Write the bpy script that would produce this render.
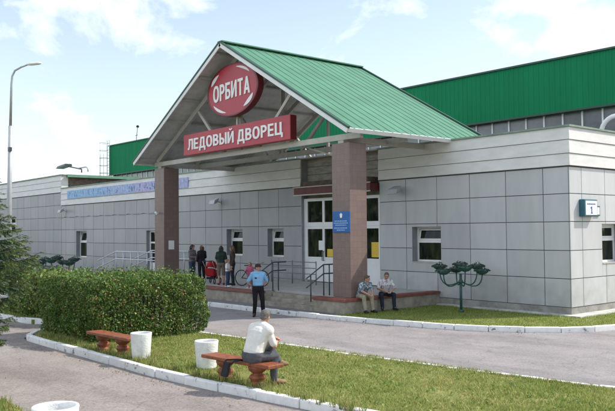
import bpy, bmesh, math, random
import numpy as np
from mathutils import Vector, Matrix
R = math.radians
random.seed(7)
for o in list(bpy.data.objects):
    bpy.data.objects.remove(o)
S = bpy.context.scene
COL = S.collection

# ------------------------------------------------------------------ camera
cam_data = bpy.data.cameras.new('camera')
cam = bpy.data.objects.new('camera', cam_data)
COL.objects.link(cam)
cam_data.sensor_width = 36.0
cam_data.lens = 752.8 * 36.0 / 615.0
cam_data.clip_end = 5000
_yaw, _pit, _rol = R(-50.077), R(1.8926), R(-0.5121)
_f = Vector((math.sin(_yaw)*math.cos(_pit), math.cos(_yaw)*math.cos(_pit), math.sin(_pit)))
_r = Vector((math.cos(_yaw), -math.sin(_yaw), 0))
_u = _r.cross(_f)
_r2 = _r*math.cos(_rol) + _u*math.sin(_rol)
_u2 = -_r*math.sin(_rol) + _u*math.cos(_rol)
CAM = Vector((13.0859, -21.8748, 2.8))
cam.matrix_world = Matrix(((_r2.x, _u2.x, -_f.x, CAM.x), (_r2.y, _u2.y, -_f.y, CAM.y), (_r2.z, _u2.z, -_f.z, CAM.z), (0, 0, 0, 1)))
S.camera = cam
S.render.resolution_x, S.render.resolution_y = 1024, 684

# ------------------------------------------------------------------ light
SUN = Vector((0.50, 0.84, 1.0)).normalized()
W = bpy.data.worlds.new('World'); S.world = W; W.use_nodes = True
nt = W.node_tree; nt.nodes.clear()
N = nt.nodes.new; L = nt.links.new
out = N('ShaderNodeOutputWorld'); bg = N('ShaderNodeBackground')
sky = N('ShaderNodeTexSky'); sky.sky_type = 'NISHITA'; sky.sun_disc = False
sky.sun_elevation = math.asin(SUN.z); sky.sun_rotation = math.atan2(SUN.x, SUN.y)
sky.air_density = 1.0; sky.dust_density = 1.2; sky.ozone_density = 1.0
bg.inputs['Strength'].default_value = 0.15
tc = N('ShaderNodeTexCoord'); mp = N('ShaderNodeMapping')
mp.inputs['Scale'].default_value = (1.0, 1.0, 1.5); mp.inputs['Location'].default_value = (0.43, 0.30, 0.37)
n1 = N('ShaderNodeTexNoise'); n1.inputs['Scale'].default_value = 5.5; n1.inputs['Detail'].default_value = 9; n1.inputs['Roughness'].default_value = 0.58
n1.inputs['Distortion'].default_value = 0.25
rp = N('ShaderNodeValToRGB'); rp.color_ramp.elements[0].position = 0.49; rp.color_ramp.elements[1].position = 0.63
sep = N('ShaderNodeSeparateXYZ')
hz = N('ShaderNodeMapRange'); hz.inputs['From Min'].default_value = 0.0; hz.inputs['From Max'].default_value = 0.32
hz.inputs['To Min'].default_value = 0.42; hz.inputs['To Max'].default_value = 0.16
mx = N('ShaderNodeMath'); mx.operation = 'MAXIMUM'
mix = N('ShaderNodeMix'); mix.data_type = 'RGBA'
sc = N('ShaderNodeMix'); sc.data_type = 'RGBA'; sc.blend_type = 'MULTIPLY'; sc.inputs['Factor'].default_value = 1.0
sc.inputs['B'].default_value = (0.80, 0.76, 0.72, 1)
L(tc.outputs['Generated'], mp.inputs['Vector']); L(mp.outputs['Vector'], n1.inputs['Vector'])
L(n1.outputs['Fac'], rp.inputs['Fac']); L(tc.outputs['Generated'], sep.inputs[0]); L(sep.outputs['Z'], hz.inputs['Value'])
L(rp.outputs['Color'], mx.inputs[0]); L(hz.outputs['Result'], mx.inputs[1])
L(sky.outputs['Color'], sc.inputs['A'])
L(mx.outputs[0], mix.inputs['Factor']); L(sc.outputs['Result'], mix.inputs['A'])
# clouds opposite the sun, out of view, boosted to fill the shaded facade
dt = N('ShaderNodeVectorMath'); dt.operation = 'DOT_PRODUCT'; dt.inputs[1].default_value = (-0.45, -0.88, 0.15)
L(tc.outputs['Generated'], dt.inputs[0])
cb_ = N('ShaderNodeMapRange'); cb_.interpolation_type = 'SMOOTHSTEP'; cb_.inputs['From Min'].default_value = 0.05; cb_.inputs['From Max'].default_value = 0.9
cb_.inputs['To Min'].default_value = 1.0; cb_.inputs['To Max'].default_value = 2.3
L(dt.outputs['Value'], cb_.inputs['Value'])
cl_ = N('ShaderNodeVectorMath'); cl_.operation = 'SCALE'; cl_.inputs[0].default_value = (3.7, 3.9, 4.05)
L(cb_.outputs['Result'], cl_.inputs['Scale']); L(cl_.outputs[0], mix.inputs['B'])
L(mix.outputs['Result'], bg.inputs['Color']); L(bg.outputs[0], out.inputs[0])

sd = bpy.data.lights.new('sun', 'SUN'); sd.energy = 2.25; sd.angle = R(0.6); sd.color = (1.0, 0.95, 0.87)
sun = bpy.data.objects.new('sun', sd); COL.objects.link(sun)
sun.rotation_euler = SUN.to_track_quat('Z', 'Y').to_euler(); sun.location = (0, 0, 40)

S.view_settings.view_transform = 'Standard'
S.view_settings.look = 'None'
S.view_settings.exposure = 1.1
S.view_settings.gamma = 1.0
S.view_settings.use_curve_mapping = False
S.render.engine = 'CYCLES'
S.cycles.max_bounces = 6

# ------------------------------------------------------------------ materials
MATS = {}
def mat(name, col, rough=0.6, var=0.0, scale=3.0, bump=0.0, bscale=40.0, metal=0.0, spec=0.5, col2=None, detail=5, obj=True, stretch=None, ramp=(0.35, 0.65)):
    if name in MATS: return MATS[name]
    m = bpy.data.materials.new(name); m.use_nodes = True
    t = m.node_tree; b = t.nodes['Principled BSDF']
    b.inputs['Roughness'].default_value = rough; b.inputs['Metallic'].default_value = metal
    b.inputs['Specular IOR Level'].default_value = spec
    b.inputs['Base Color'].default_value = (*col, 1)
    c = t.nodes.new('ShaderNodeTexCoord'); src = c.outputs['Object']
    if stretch:
        mpn = t.nodes.new('ShaderNodeMapping'); mpn.inputs['Scale'].default_value = stretch
        t.links.new(src, mpn.inputs['Vector']); src = mpn.outputs['Vector']
    if var > 0 or col2:
        n = t.nodes.new('ShaderNodeTexNoise'); n.inputs['Scale'].default_value = scale; n.inputs['Detail'].default_value = detail
        n.inputs['Roughness'].default_value = 0.65
        r = t.nodes.new('ShaderNodeValToRGB')
        r.color_ramp.elements[0].position = ramp[0]; r.color_ramp.elements[1].position = ramp[1]
        if col2: a, bb = col, col2
        else:
            a = tuple(x*(1-var) for x in col); bb = tuple(min(1, x*(1+var)) for x in col)
        r.color_ramp.elements[0].color = (*a, 1); r.color_ramp.elements[1].color = (*bb, 1)
        t.links.new(src, n.inputs['Vector']); t.links.new(n.outputs['Fac'], r.inputs['Fac'])
        t.links.new(r.outputs['Color'], b.inputs['Base Color'])
    if bump > 0:
        n2 = t.nodes.new('ShaderNodeTexNoise'); n2.inputs['Scale'].default_value = bscale; n2.inputs['Detail'].default_value = 4
        bp = t.nodes.new('ShaderNodeBump'); bp.inputs['Strength'].default_value = bump; bp.inputs['Distance'].default_value = 0.02
        t.links.new(src, n2.inputs['Vector']); t.links.new(n2.outputs['Fac'], bp.inputs['Height'])
        t.links.new(bp.outputs['Normal'], b.inputs['Normal'])
    MATS[name] = m
    return m

def attr_mat(name, rough=0.6, spec=0.5, trans=0.0, bump=0.0, bscale=30, noise=0.0, nscale=2.0, stretch=None):
    """material whose colour comes from a per-face colour attribute (leaf to leaf, panel to panel variety)"""
    if name in MATS: return MATS[name]
    m = bpy.data.materials.new(name); m.use_nodes = True
    t = m.node_tree; b = t.nodes['Principled BSDF']
    a = t.nodes.new('ShaderNodeAttribute'); a.attribute_name = 'tint'
    src = a.outputs['Color']
    c = t.nodes.new('ShaderNodeTexCoord')
    if noise > 0:
        n = t.nodes.new('ShaderNodeTexNoise'); n.inputs['Scale'].default_value = nscale; n.inputs['Detail'].default_value = 6
        mr = t.nodes.new('ShaderNodeMapRange'); mr.inputs['From Min'].default_value = 0.3; mr.inputs['From Max'].default_value = 0.7
        mr.inputs['To Min'].default_value = 1-noise; mr.inputs['To Max'].default_value = 1+noise
        mm = t.nodes.new('ShaderNodeVectorMath'); mm.operation = 'SCALE'
        if stretch:
            mpn = t.nodes.new('ShaderNodeMapping'); mpn.inputs['Scale'].default_value = stretch
            t.links.new(c.outputs['Object'], mpn.inputs['Vector']); t.links.new(mpn.outputs['Vector'], n.inputs['Vector'])
        else: t.links.new(c.outputs['Object'], n.inputs['Vector'])
        t.links.new(n.outputs['Fac'], mr.inputs['Value'])
        t.links.new(src, mm.inputs[0]); t.links.new(mr.outputs['Result'], mm.inputs['Scale']); src = mm.outputs[0]
    t.links.new(src, b.inputs['Base Color'])
    b.inputs['Roughness'].default_value = rough; b.inputs['Specular IOR Level'].default_value = spec
    if bump > 0:
        n2 = t.nodes.new('ShaderNodeTexNoise'); n2.inputs['Scale'].default_value = bscale
        bp = t.nodes.new('ShaderNodeBump'); bp.inputs['Strength'].default_value = bump; bp.inputs['Distance'].default_value = 0.01
        t.links.new(c.outputs['Object'], n2.inputs['Vector']); t.links.new(n2.outputs['Fac'], bp.inputs['Height']); t.links.new(bp.outputs['Normal'], b.inputs['Normal'])
    if trans > 0:
        o_ = t.nodes['Material Output']; tr = t.nodes.new('ShaderNodeBsdfTranslucent'); ms = t.nodes.new('ShaderNodeMixShader')
        ms.inputs['Fac'].default_value = trans
        t.links.new(src, tr.inputs['Color']); t.links.new(b.outputs[0], ms.inputs[1]); t.links.new(tr.outputs[0], ms.inputs[2]); t.links.new(ms.outputs[0], o_.inputs['Surface'])
    MATS[name] = m
    return m

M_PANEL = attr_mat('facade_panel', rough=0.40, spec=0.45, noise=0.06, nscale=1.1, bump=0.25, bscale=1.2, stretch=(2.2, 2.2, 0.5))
_t = M_PANEL.node_tree; _b = _t.nodes['Principled BSDF']; _lk = [l for l in _t.links if l.to_socket == _b.inputs['Base Color']][0]; _src = _lk.from_socket
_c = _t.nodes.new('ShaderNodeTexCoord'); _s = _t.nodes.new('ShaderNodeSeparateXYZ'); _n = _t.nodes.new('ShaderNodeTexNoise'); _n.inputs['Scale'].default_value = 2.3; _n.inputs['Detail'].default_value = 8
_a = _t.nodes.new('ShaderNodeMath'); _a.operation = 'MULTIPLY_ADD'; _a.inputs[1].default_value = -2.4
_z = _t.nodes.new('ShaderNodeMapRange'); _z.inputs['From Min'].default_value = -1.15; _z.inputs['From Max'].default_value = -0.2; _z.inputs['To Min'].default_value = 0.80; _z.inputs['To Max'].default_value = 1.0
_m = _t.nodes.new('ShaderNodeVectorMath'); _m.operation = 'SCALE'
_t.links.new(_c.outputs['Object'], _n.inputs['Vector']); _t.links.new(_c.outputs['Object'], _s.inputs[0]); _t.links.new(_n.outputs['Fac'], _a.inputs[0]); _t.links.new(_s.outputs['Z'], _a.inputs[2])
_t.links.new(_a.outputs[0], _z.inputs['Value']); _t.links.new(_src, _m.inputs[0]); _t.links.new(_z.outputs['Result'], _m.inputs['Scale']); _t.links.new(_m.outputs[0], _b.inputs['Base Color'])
M_JOINT = mat('panel_joint', (0.085, 0.09, 0.095), 0.8)
M_REVEAL = mat('window_reveal', (0.26, 0.275, 0.29), 0.6, var=0.1)
M_CLAD = mat('white_siding', (0.66, 0.65, 0.62), 0.55, var=0.07, scale=1.3, stretch=(1, 1, 3))
M_CLADGAP = mat('siding_gap', (0.10, 0.10, 0.095), 0.8)
M_COPING = mat('grey_green_coping', (0.20, 0.27, 0.21), 0.55, var=0.2, scale=2)
M_PLINTH = mat('concrete_plinth', (0.27, 0.26, 0.235), 0.9, var=0.28, scale=2.2, bump=0.4)
M_ROOFING = mat('flat_roofing', (0.16, 0.16, 0.155), 0.9, var=0.2, scale=0.6)
M_WHITE = mat('white_frame', (0.80, 0.80, 0.79), 0.4, var=0.04, scale=2)
M_GREENWALL = mat('green_profiled_sheet', (0.003, 0.190, 0.074), 0.7, var=0.08, scale=0.8, stretch=(1, 1, 0.2), spec=0.2)
M_GREENTRIM = mat('green_trim', (0.14, 0.28, 0.19), 0.5, var=0.12)
M_GREENDARK = mat('dark_green_cap', (0.02, 0.07, 0.045), 0.5)
M_BRICK = mat('brown_masonry', (0.14, 0.105, 0.08), 0.9, var=0.3, scale=6, bump=0.5)
M_CANOPY = mat('pale_green_roof_sheet', (0.060, 0.200, 0.118), 0.6, var=0.14, scale=0.8, detail=8)
M_UNDER = mat('roof_underside', (0.55, 0.555, 0.56), 0.7, var=0.12)
M_CREAM = mat('cream_steel', (0.46, 0.44, 0.39), 0.5, var=0.08)
M_STEEL = mat('painted_grey_steel', (0.42, 0.41, 0.38), 0.5, var=0.1)
M_COLUMN = None
M_RED = mat('red_sign_face', (0.40, 0.022, 0.04), 0.4, var=0.08, scale=1.5)
M_REDDARK = mat('red_sign_edge', (0.15, 0.012, 0.018), 0.45)
M_LETTER = mat('white_letter', (0.82, 0.80, 0.78), 0.45)
M_HOOD = mat('dark_red_hood', (0.10, 0.016, 0.013), 0.5, var=0.2, scale=4)
M_BLUE = mat('blue_plaque', (0.012, 0.105, 0.34), 0.35, var=0.1)
M_PORCH = mat('porch_stone', (0.30, 0.265, 0.215), 0.9, var=0.28, scale=2.5, bump=0.5, bscale=25)
M_COPE = mat('red_brown_coping', (0.20, 0.062, 0.045), 0.6, var=0.22, scale=3)
M_PAVE = mat('porch_paving', (0.40, 0.385, 0.36), 0.85, var=0.12, scale=3)
M_RAILD = mat('dark_rail', (0.07, 0.075, 0.08), 0.45, metal=0.3)
M_RAILL = mat('silver_rail', (0.52, 0.54, 0.56), 0.35, metal=0.5)
M_BENCH = mat('red_brown_paint', (0.225, 0.066, 0.026), 0.5, var=0.38, scale=9)
M_BIN = mat('whitewashed_concrete', (0.74, 0.74, 0.72), 0.75, var=0.12, scale=7, bump=0.5, bscale=35)
M_BININ = mat('bin_inside', (0.22, 0.25, 0.26), 0.8, var=0.3, scale=12)
M_KERB = None
M_GREY = mat('lamp_grey', (0.42, 0.44, 0.45), 0.45, metal=0.2, var=0.08)
M_TEAL = mat('dark_teal_paint', (0.018, 0.075, 0.065), 0.5, var=0.2)
M_BARK = mat('bark', (0.09, 0.065, 0.045), 0.9, var=0.3, scale=12, bump=0.6)
M_STEM = mat('shrub_stem', (0.05, 0.045, 0.028), 0.9)
M_BLACK = mat('black_rubber', (0.015, 0.015, 0.016), 0.7)
M_PAPER = mat('paper', (0.8, 0.8, 0.77), 0.7)
M_YELLOW = mat('yellow_paper', (0.72, 0.50, 0.06), 0.7, var=0.25, scale=30)
M_LEAF = attr_mat('leaf', rough=0.5, spec=0.35, trans=0.30)
M_NEEDLE = attr_mat('needle', rough=0.55, spec=0.3, trans=0.12)
M_BLADE = attr_mat('grass_blade', rough=0.6, spec=0.25, trans=0.35)

def glass_mat():
    m = bpy.data.materials.new('dark_window_glass'); m.use_nodes = True
    t = m.node_tree; b = t.nodes['Principled BSDF']
    c = t.nodes.new('ShaderNodeTexCoord'); mpn = t.nodes.new('ShaderNodeMapping'); mpn.inputs['Scale'].default_value = (3.5, 3.5, 0.8)
    n = t.nodes.new('ShaderNodeTexNoise'); n.inputs['Scale'].default_value = 1.6; n.inputs['Detail'].default_value = 6
    r = t.nodes.new('ShaderNodeValToRGB'); r.color_ramp.elements[0].position = 0.42; r.color_ramp.elements[1].position = 0.68
    r.color_ramp.elements[0].color = (0.006, 0.009, 0.008, 1); r.color_ramp.elements[1].color = (0.030, 0.038, 0.020, 1)  # dark to olive mottling paints reflections into the glass colour
    t.links.new(c.outputs['Object'], mpn.inputs[0]); t.links.new(mpn.outputs[0], n.inputs['Vector']); t.links.new(n.outputs['Fac'], r.inputs['Fac']); t.links.new(r.outputs[0], b.inputs['Base Color'])
    b.inputs['Roughness'].default_value = 0.04; b.inputs['Specular IOR Level'].default_value = 0.30
    return m
M_GLASS = glass_mat()
M_CLERE = mat('clerestory_glass', (0.17, 0.18, 0.18), 0.2, var=0.4, scale=0.5)

def tile_mat(name, c1, c2, mortar, sx, sz, rough=0.35):
    """small stone tiles on the pillars"""
    m = bpy.data.materials.new(name); m.use_nodes = True
    t = m.node_tree; b = t.nodes['Principled BSDF']
    c = t.nodes.new('ShaderNodeTexCoord'); s = t.nodes.new('ShaderNodeSeparateXYZ'); a = t.nodes.new('ShaderNodeMath'); a.operation = 'ADD'
    cb = t.nodes.new('ShaderNodeCombineXYZ'); br = t.nodes.new('ShaderNodeTexBrick')
    br.offset = 0.0
    br.inputs['Color1'].default_value = (*c1, 1); br.inputs['Color2'].default_value = (*c2, 1); br.inputs['Mortar'].default_value = (*mortar, 1)
    br.inputs['Scale'].default_value = 1; br.inputs['Brick Width'].default_value = sx; br.inputs['Row Height'].default_value = sz
    br.inputs['Mortar Size'].default_value = 0.006; br.inputs['Mortar Smooth'].default_value = 0.2
    n = t.nodes.new('ShaderNodeTexNoise'); n.inputs['Scale'].default_value = 60; n.inputs['Detail'].default_value = 4
    mm = t.nodes.new('ShaderNodeMix'); mm.data_type = 'RGBA'; mm.blend_type = 'OVERLAY'; mm.inputs['Factor'].default_value = 0.55
    t.links.new(c.outputs['Object'], s.inputs[0]); t.links.new(s.outputs['X'], a.inputs[0]); t.links.new(s.outputs['Y'], a.inputs[1])
    t.links.new(a.outputs[0], cb.inputs['X']); t.links.new(s.outputs['Z'], cb.inputs['Y']); t.links.new(cb.outputs[0], br.inputs['Vector'])
    t.links.new(c.outputs['Object'], n.inputs['Vector']); t.links.new(br.outputs['Color'], mm.inputs['A']); t.links.new(n.outputs['Fac'], mm.inputs['B'])
    t.links.new(mm.outputs['Result'], b.inputs['Base Color']); b.inputs['Roughness'].default_value = rough
    return m
M_COLUMN = tile_mat('brown_granite_tile', (0.185, 0.130, 0.115), (0.215, 0.148, 0.130), (0.155, 0.112, 0.10), 0.20, 0.20)

def kerb_mat():
    """white paint flaking off concrete"""
    m = bpy.data.materials.new('flaking_white_paint'); m.use_nodes = True
    t = m.node_tree; b = t.nodes['Principled BSDF']
    c = t.nodes.new('ShaderNodeTexCoord')
    n = t.nodes.new('ShaderNodeTexNoise'); n.inputs['Scale'].default_value = 5; n.inputs['Detail'].default_value = 8; n.inputs['Roughness'].default_value = 0.7
    r = t.nodes.new('ShaderNodeValToRGB'); e = r.color_ramp.elements
    e[0].position = 0.36; e[0].color = (0.16, 0.15, 0.14, 1); e[1].position = 0.40; e[1].color = (0.70, 0.69, 0.67, 1)
    k = e.new(0.62); k.color = (0.80, 0.79, 0.77, 1)
    t.links.new(c.outputs['Object'], n.inputs['Vector']); t.links.new(n.outputs['Fac'], r.inputs['Fac']); t.links.new(r.outputs[0], b.inputs['Base Color'])
    bp = t.nodes.new('ShaderNodeBump'); bp.inputs['Strength'].default_value = 0.35; bp.inputs['Distance'].default_value = 0.02
    t.links.new(n.outputs['Fac'], bp.inputs['Height']); t.links.new(bp.outputs['Normal'], b.inputs['Normal'])
    b.inputs['Roughness'].default_value = 0.8
    return m
M_KERB = kerb_mat()

def asphalt_mat(name, c1, c2, speck):
    m = bpy.data.materials.new(name); m.use_nodes = True
    t = m.node_tree; b = t.nodes['Principled BSDF']
    c = t.nodes.new('ShaderNodeTexCoord')
    n = t.nodes.new('ShaderNodeTexNoise'); n.inputs['Scale'].default_value = 0.7; n.inputs['Detail'].default_value = 9; n.inputs['Roughness'].default_value = 0.7
    r = t.nodes.new('ShaderNodeValToRGB'); r.color_ramp.elements[0].position = 0.3; r.color_ramp.elements[1].position = 0.72
    r.color_ramp.elements[0].color = (*c1, 1); r.color_ramp.elements[1].color = (*c2, 1)
    v = t.nodes.new('ShaderNodeTexVoronoi'); v.inputs['Scale'].default_value = 45
    n3 = t.nodes.new('ShaderNodeTexNoise'); n3.inputs['Scale'].default_value = 28; n3.inputs['Detail'].default_value = 3
    mr = t.nodes.new('ShaderNodeMapRange'); mr.inputs['From Min'].default_value = 0.3; mr.inputs['From Max'].default_value = 0.7; mr.inputs['To Min'].default_value = 1-speck; mr.inputs['To Max'].default_value = 1+speck
    sc_ = t.nodes.new('ShaderNodeVectorMath'); sc_.operation = 'SCALE'
    # cracks
    vc = t.nodes.new('ShaderNodeTexVoronoi'); vc.feature = 'DISTANCE_TO_EDGE'; vc.inputs['Scale'].default_value = 0.33
    nd = t.nodes.new('ShaderNodeTexNoise'); nd.inputs['Scale'].default_value = 1.4; nd.inputs['Detail'].default_value = 5
    va = t.nodes.new('ShaderNodeVectorMath'); va.operation = 'ADD'
    cr = t.nodes.new('ShaderNodeMapRange'); cr.inputs['From Min'].default_value = 0.0; cr.inputs['From Max'].default_value = 0.006; cr.inputs['To Min'].default_value = 0.72; cr.inputs['To Max'].default_value = 1.0
    ml = t.nodes.new('ShaderNodeMath'); ml.operation = 'MULTIPLY'
    t.links.new(c.outputs['Object'], n.inputs['Vector']); t.links.new(c.outputs['Object'], n3.inputs['Vector']); t.links.new(c.outputs['Object'], nd.inputs['Vector'])
    t.links.new(c.outputs['Object'], va.inputs[0]); t.links.new(nd.outputs['Color'], va.inputs[1]); t.links.new(va.outputs[0], vc.inputs['Vector'])
    t.links.new(n.outputs['Fac'], r.inputs['Fac']); t.links.new(n3.outputs['Fac'], mr.inputs['Value'])
    t.links.new(vc.outputs['Distance'], cr.inputs['Value']); t.links.new(mr.outputs['Result'], ml.inputs[0]); t.links.new(cr.outputs['Result'], ml.inputs[1])
    # stains and old repairs: broad blotches with fairly sharp edges
    ns = t.nodes.new('ShaderNodeTexNoise'); ns.inputs['Scale'].default_value = 0.42; ns.inputs['Detail'].default_value = 6; ns.inputs['Roughness'].default_value = 0.6
    mps = t.nodes.new('ShaderNodeMapping'); mps.inputs['Scale'].default_value = (0.45, 1.6, 1); mps.inputs['Location'].default_value = (3.1, 7.7, 0)
    rs_ = t.nodes.new('ShaderNodeMapRange'); rs_.inputs['From Min'].default_value = 0.50; rs_.inputs['From Max'].default_value = 0.60; rs_.inputs['To Min'].default_value = 1.0; rs_.inputs['To Max'].default_value = 0.84
    ml2 = t.nodes.new('ShaderNodeMath'); ml2.operation = 'MULTIPLY'
    t.links.new(c.outputs['Object'], mps.inputs[0]); t.links.new(mps.outputs[0], ns.inputs['Vector']); t.links.new(ns.outputs['Fac'], rs_.inputs['Value'])
    t.links.new(ml.outputs[0], ml2.inputs[0]); t.links.new(rs_.outputs['Result'], ml2.inputs[1])
    t.links.new(r.outputs[0], sc_.inputs[0]); t.links.new(ml2.outputs[0], sc_.inputs['Scale']); t.links.new(sc_.outputs[0], b.inputs['Base Color'])
    bp = t.nodes.new('ShaderNodeBump'); bp.inputs['Strength'].default_value = 0.5; bp.inputs['Distance'].default_value = 0.01
    t.links.new(n3.outputs['Fac'], bp.inputs['Height']); t.links.new(bp.outputs['Normal'], b.inputs['Normal'])
    b.inputs['Roughness'].default_value = 0.9; b.inputs['Specular IOR Level'].default_value = 0.25
    return m
M_ROAD = asphalt_mat('worn_asphalt_road', (0.215, 0.198, 0.195), (0.315, 0.290, 0.282), 0.20)
M_PATH = asphalt_mat('worn_asphalt_path', (0.205, 0.178, 0.162), (0.305, 0.268, 0.243), 0.24)
M_WALK = asphalt_mat('grey_walkway', (0.16, 0.155, 0.15), (0.24, 0.23, 0.225), 0.16)
M_SOIL = mat('lawn_soil', (0.145, 0.175, 0.045), 0.95, col2=(0.25, 0.235, 0.095), scale=1.6, detail=9, bump=0.6, bscale=30, spec=0.1)
M_GROUND = mat('far_ground', (0.07, 0.09, 0.03), 0.95, col2=(0.13, 0.12, 0.07), scale=0.2, detail=8, spec=0.1)

# ------------------------------------------------------------------ mesh helpers
class MB:
    def __init__(self): self.v = []; self.f = []; self.t = []; self.sm = []
    def add(self, vs, fs, tint=None, smooth=False):
        k = len(self.v); self.v += [tuple(p) for p in vs]
        for f in fs: self.f.append(tuple(i+k for i in f)); self.t.append(tint); self.sm.append(smooth)
        return self
    def box(self, x0, x1, y0, y1, z0, z1, tint=None):
        vs = [(x0,y0,z0),(x1,y0,z0),(x1,y1,z0),(x0,y1,z0),(x0,y0,z1),(x1,y0,z1),(x1,y1,z1),(x0,y1,z1)]
        return self.add(vs, [(3,2,1,0),(4,5,6,7),(0,1,5,4),(1,2,6,5),(2,3,7,6),(3,0,4,7)], tint)
    def bar(self, p, q, w, h, up=(0,0,1)):
        p, q = Vector(p), Vector(q); d = (q-p).normalized(); up = Vector(up)
        if abs(d.dot(up)) > 0.98: up = Vector((1,0,0)) if abs(d.x) < .9 else Vector((0,1,0))
        s = d.cross(up).normalized(); u = s.cross(d).normalized(); s *= w/2; u *= h/2
        vs = [p-s-u, p+s-u, p+s+u, p-s+u, q-s-u, q+s-u, q+s+u, q-s+u]
        return self.add(vs, [(0,1,2,3),(7,6,5,4),(0,4,5,1),(1,5,6,2),(2,6,7,3),(3,7,4,0)])
    def tube(self, pts, r, n=8, cap=True):
        pts = [Vector(p) for p in pts]; rs = r if isinstance(r, (list, tuple)) else [r]*len(pts)
        vs = []; fs = []; ref = None
        for i, p in enumerate(pts):
            d = (pts[min(i+1, len(pts)-1)] - pts[max(i-1, 0)]).normalized()
            if ref is None: ref = Vector((0,0,1)) if abs(d.z) < .9 else Vector((1,0,0))
            s = d.cross(ref).normalized(); u = s.cross(d).normalized(); ref = u
            for k in range(n):
                a = 2*math.pi*k/n; vs.append(p + (s*math.cos(a)+u*math.sin(a))*rs[i])
        for i in range(len(pts)-1):
            for k in range(n):
                k2 = (k+1) % n; fs.append((i*n+k, i*n+k2, (i+1)*n+k2, (i+1)*n+k))
        self.add(vs, fs, smooth=True)
        if cap:
            b = len(self.v)-len(vs)
            self.f.append(tuple(b+k for k in reversed(range(n)))); self.t.append(None); self.sm.append(False)
            self.f.append(tuple(b+(len(pts)-1)*n+k for k in range(n))); self.t.append(None); self.sm.append(False)
        return self
    def lathe(self, prof, c=(0,0,0), n=24, smooth=True, closed=False):
        vs = []; fs = []; m = len(prof)
        for r, z in prof:
            for k in range(n):
                a = 2*math.pi*k/n; vs.append((c[0]+r*math.cos(a), c[1]+r*math.sin(a), c[2]+z))
        for i in range(m if closed else m-1):
            j = (i+1) % m
            for k in range(n):
                k2 = (k+1) % n; fs.append((i*n+k, i*n+k2, j*n+k2, j*n+k))
        return self.add(vs, fs, smooth=smooth)
    def prism(self, poly, z0, z1):
        n = len(poly); vs = [(x, y, z0) for x, y in poly] + [(x, y, z1) for x, y in poly]
        return self.add(vs, [tuple(range(n-1, -1, -1)), tuple(range(n, 2*n))] + [(i, (i+1) % n, n+(i+1) % n, n+i) for i in range(n)])
    def build(self, name, m, parent=None, bevel=0.0, off=(0,0,0)):
        me = bpy.data.meshes.new(name)
        o_ = off
        me.from_pydata([(a-o_[0], b-o_[1], c-o_[2]) for a, b, c in self.v], [], self.f)
        me.materials.append(m)
        if any(self.sm): me.polygons.foreach_set('use_smooth', self.sm)
        if any(t is not None for t in self.t):
            at = me.attributes.new('tint', 'FLOAT_COLOR', 'FACE')
            flat = []
            for t in self.t: flat += [*(t or (0.4, 0.4, 0.4)), 1.0]
            at.data.foreach_set('color', flat)
        me.update()
        o = bpy.data.objects.new(name, me); COL.objects.link(o)
        if parent: o.parent = parent
        if bevel > 0:
            md = o.modifiers.new('bevel', 'BEVEL'); md.width = bevel; md.segments = 2; md.limit_method = 'ANGLE'; md.angle_limit = R(40)
        return o

def np_mesh(name, verts, quads, tint, m, parent=None, tri=False):
    """many small faces from numpy arrays, tint per face"""
    n = 3 if tri else 4
    me = bpy.data.meshes.new(name)
    nf = len(quads)
    me.vertices.add(len(verts)); me.vertices.foreach_set('co', np.asarray(verts, dtype=np.float32).ravel())
    me.loops.add(nf*n); me.loops.foreach_set('vertex_index', np.asarray(quads, dtype=np.int32).ravel())
    me.polygons.add(nf); me.polygons.foreach_set('loop_start', np.arange(0, nf*n, n, dtype=np.int32))
    me.update(calc_edges=True); me.validate()
    at = me.attributes.new('tint', 'FLOAT_COLOR', 'FACE')
    c = np.ones((nf, 4), dtype=np.float32); c[:, :3] = tint
    at.data.foreach_set('color', c.ravel())
    me.materials.append(m)
    o = bpy.data.objects.new(name, me); COL.objects.link(o)
    if parent: o.parent = parent
    return o

def thing(name, label, cat, loc=(0,0,0), rz=0.0, group=None):
    o = bpy.data.objects.new(name, None); COL.objects.link(o); o.location = loc; o.rotation_euler = (0, 0, rz)
    o.empty_display_size = 0.2
    return tag(o, label, cat, group)
def tag(o, label, cat, group=None, kind=None):
    o['label'] = label; o['category'] = cat
    if group: o['group'] = group
    if kind: o['kind'] = kind
    return o
def struct(o): o['kind'] = 'structure'; return o
def stuff(o, label=None, cat=None):
    o['kind'] = 'stuff'
    if label: o['label'] = label; o['category'] = cat
    return o
def copy_tree(o, parent=None):
    c = o.copy(); COL.objects.link(c)
    if parent: c.parent = parent
    for ch in list(o.children): copy_tree(ch, c)
    return c

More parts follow.
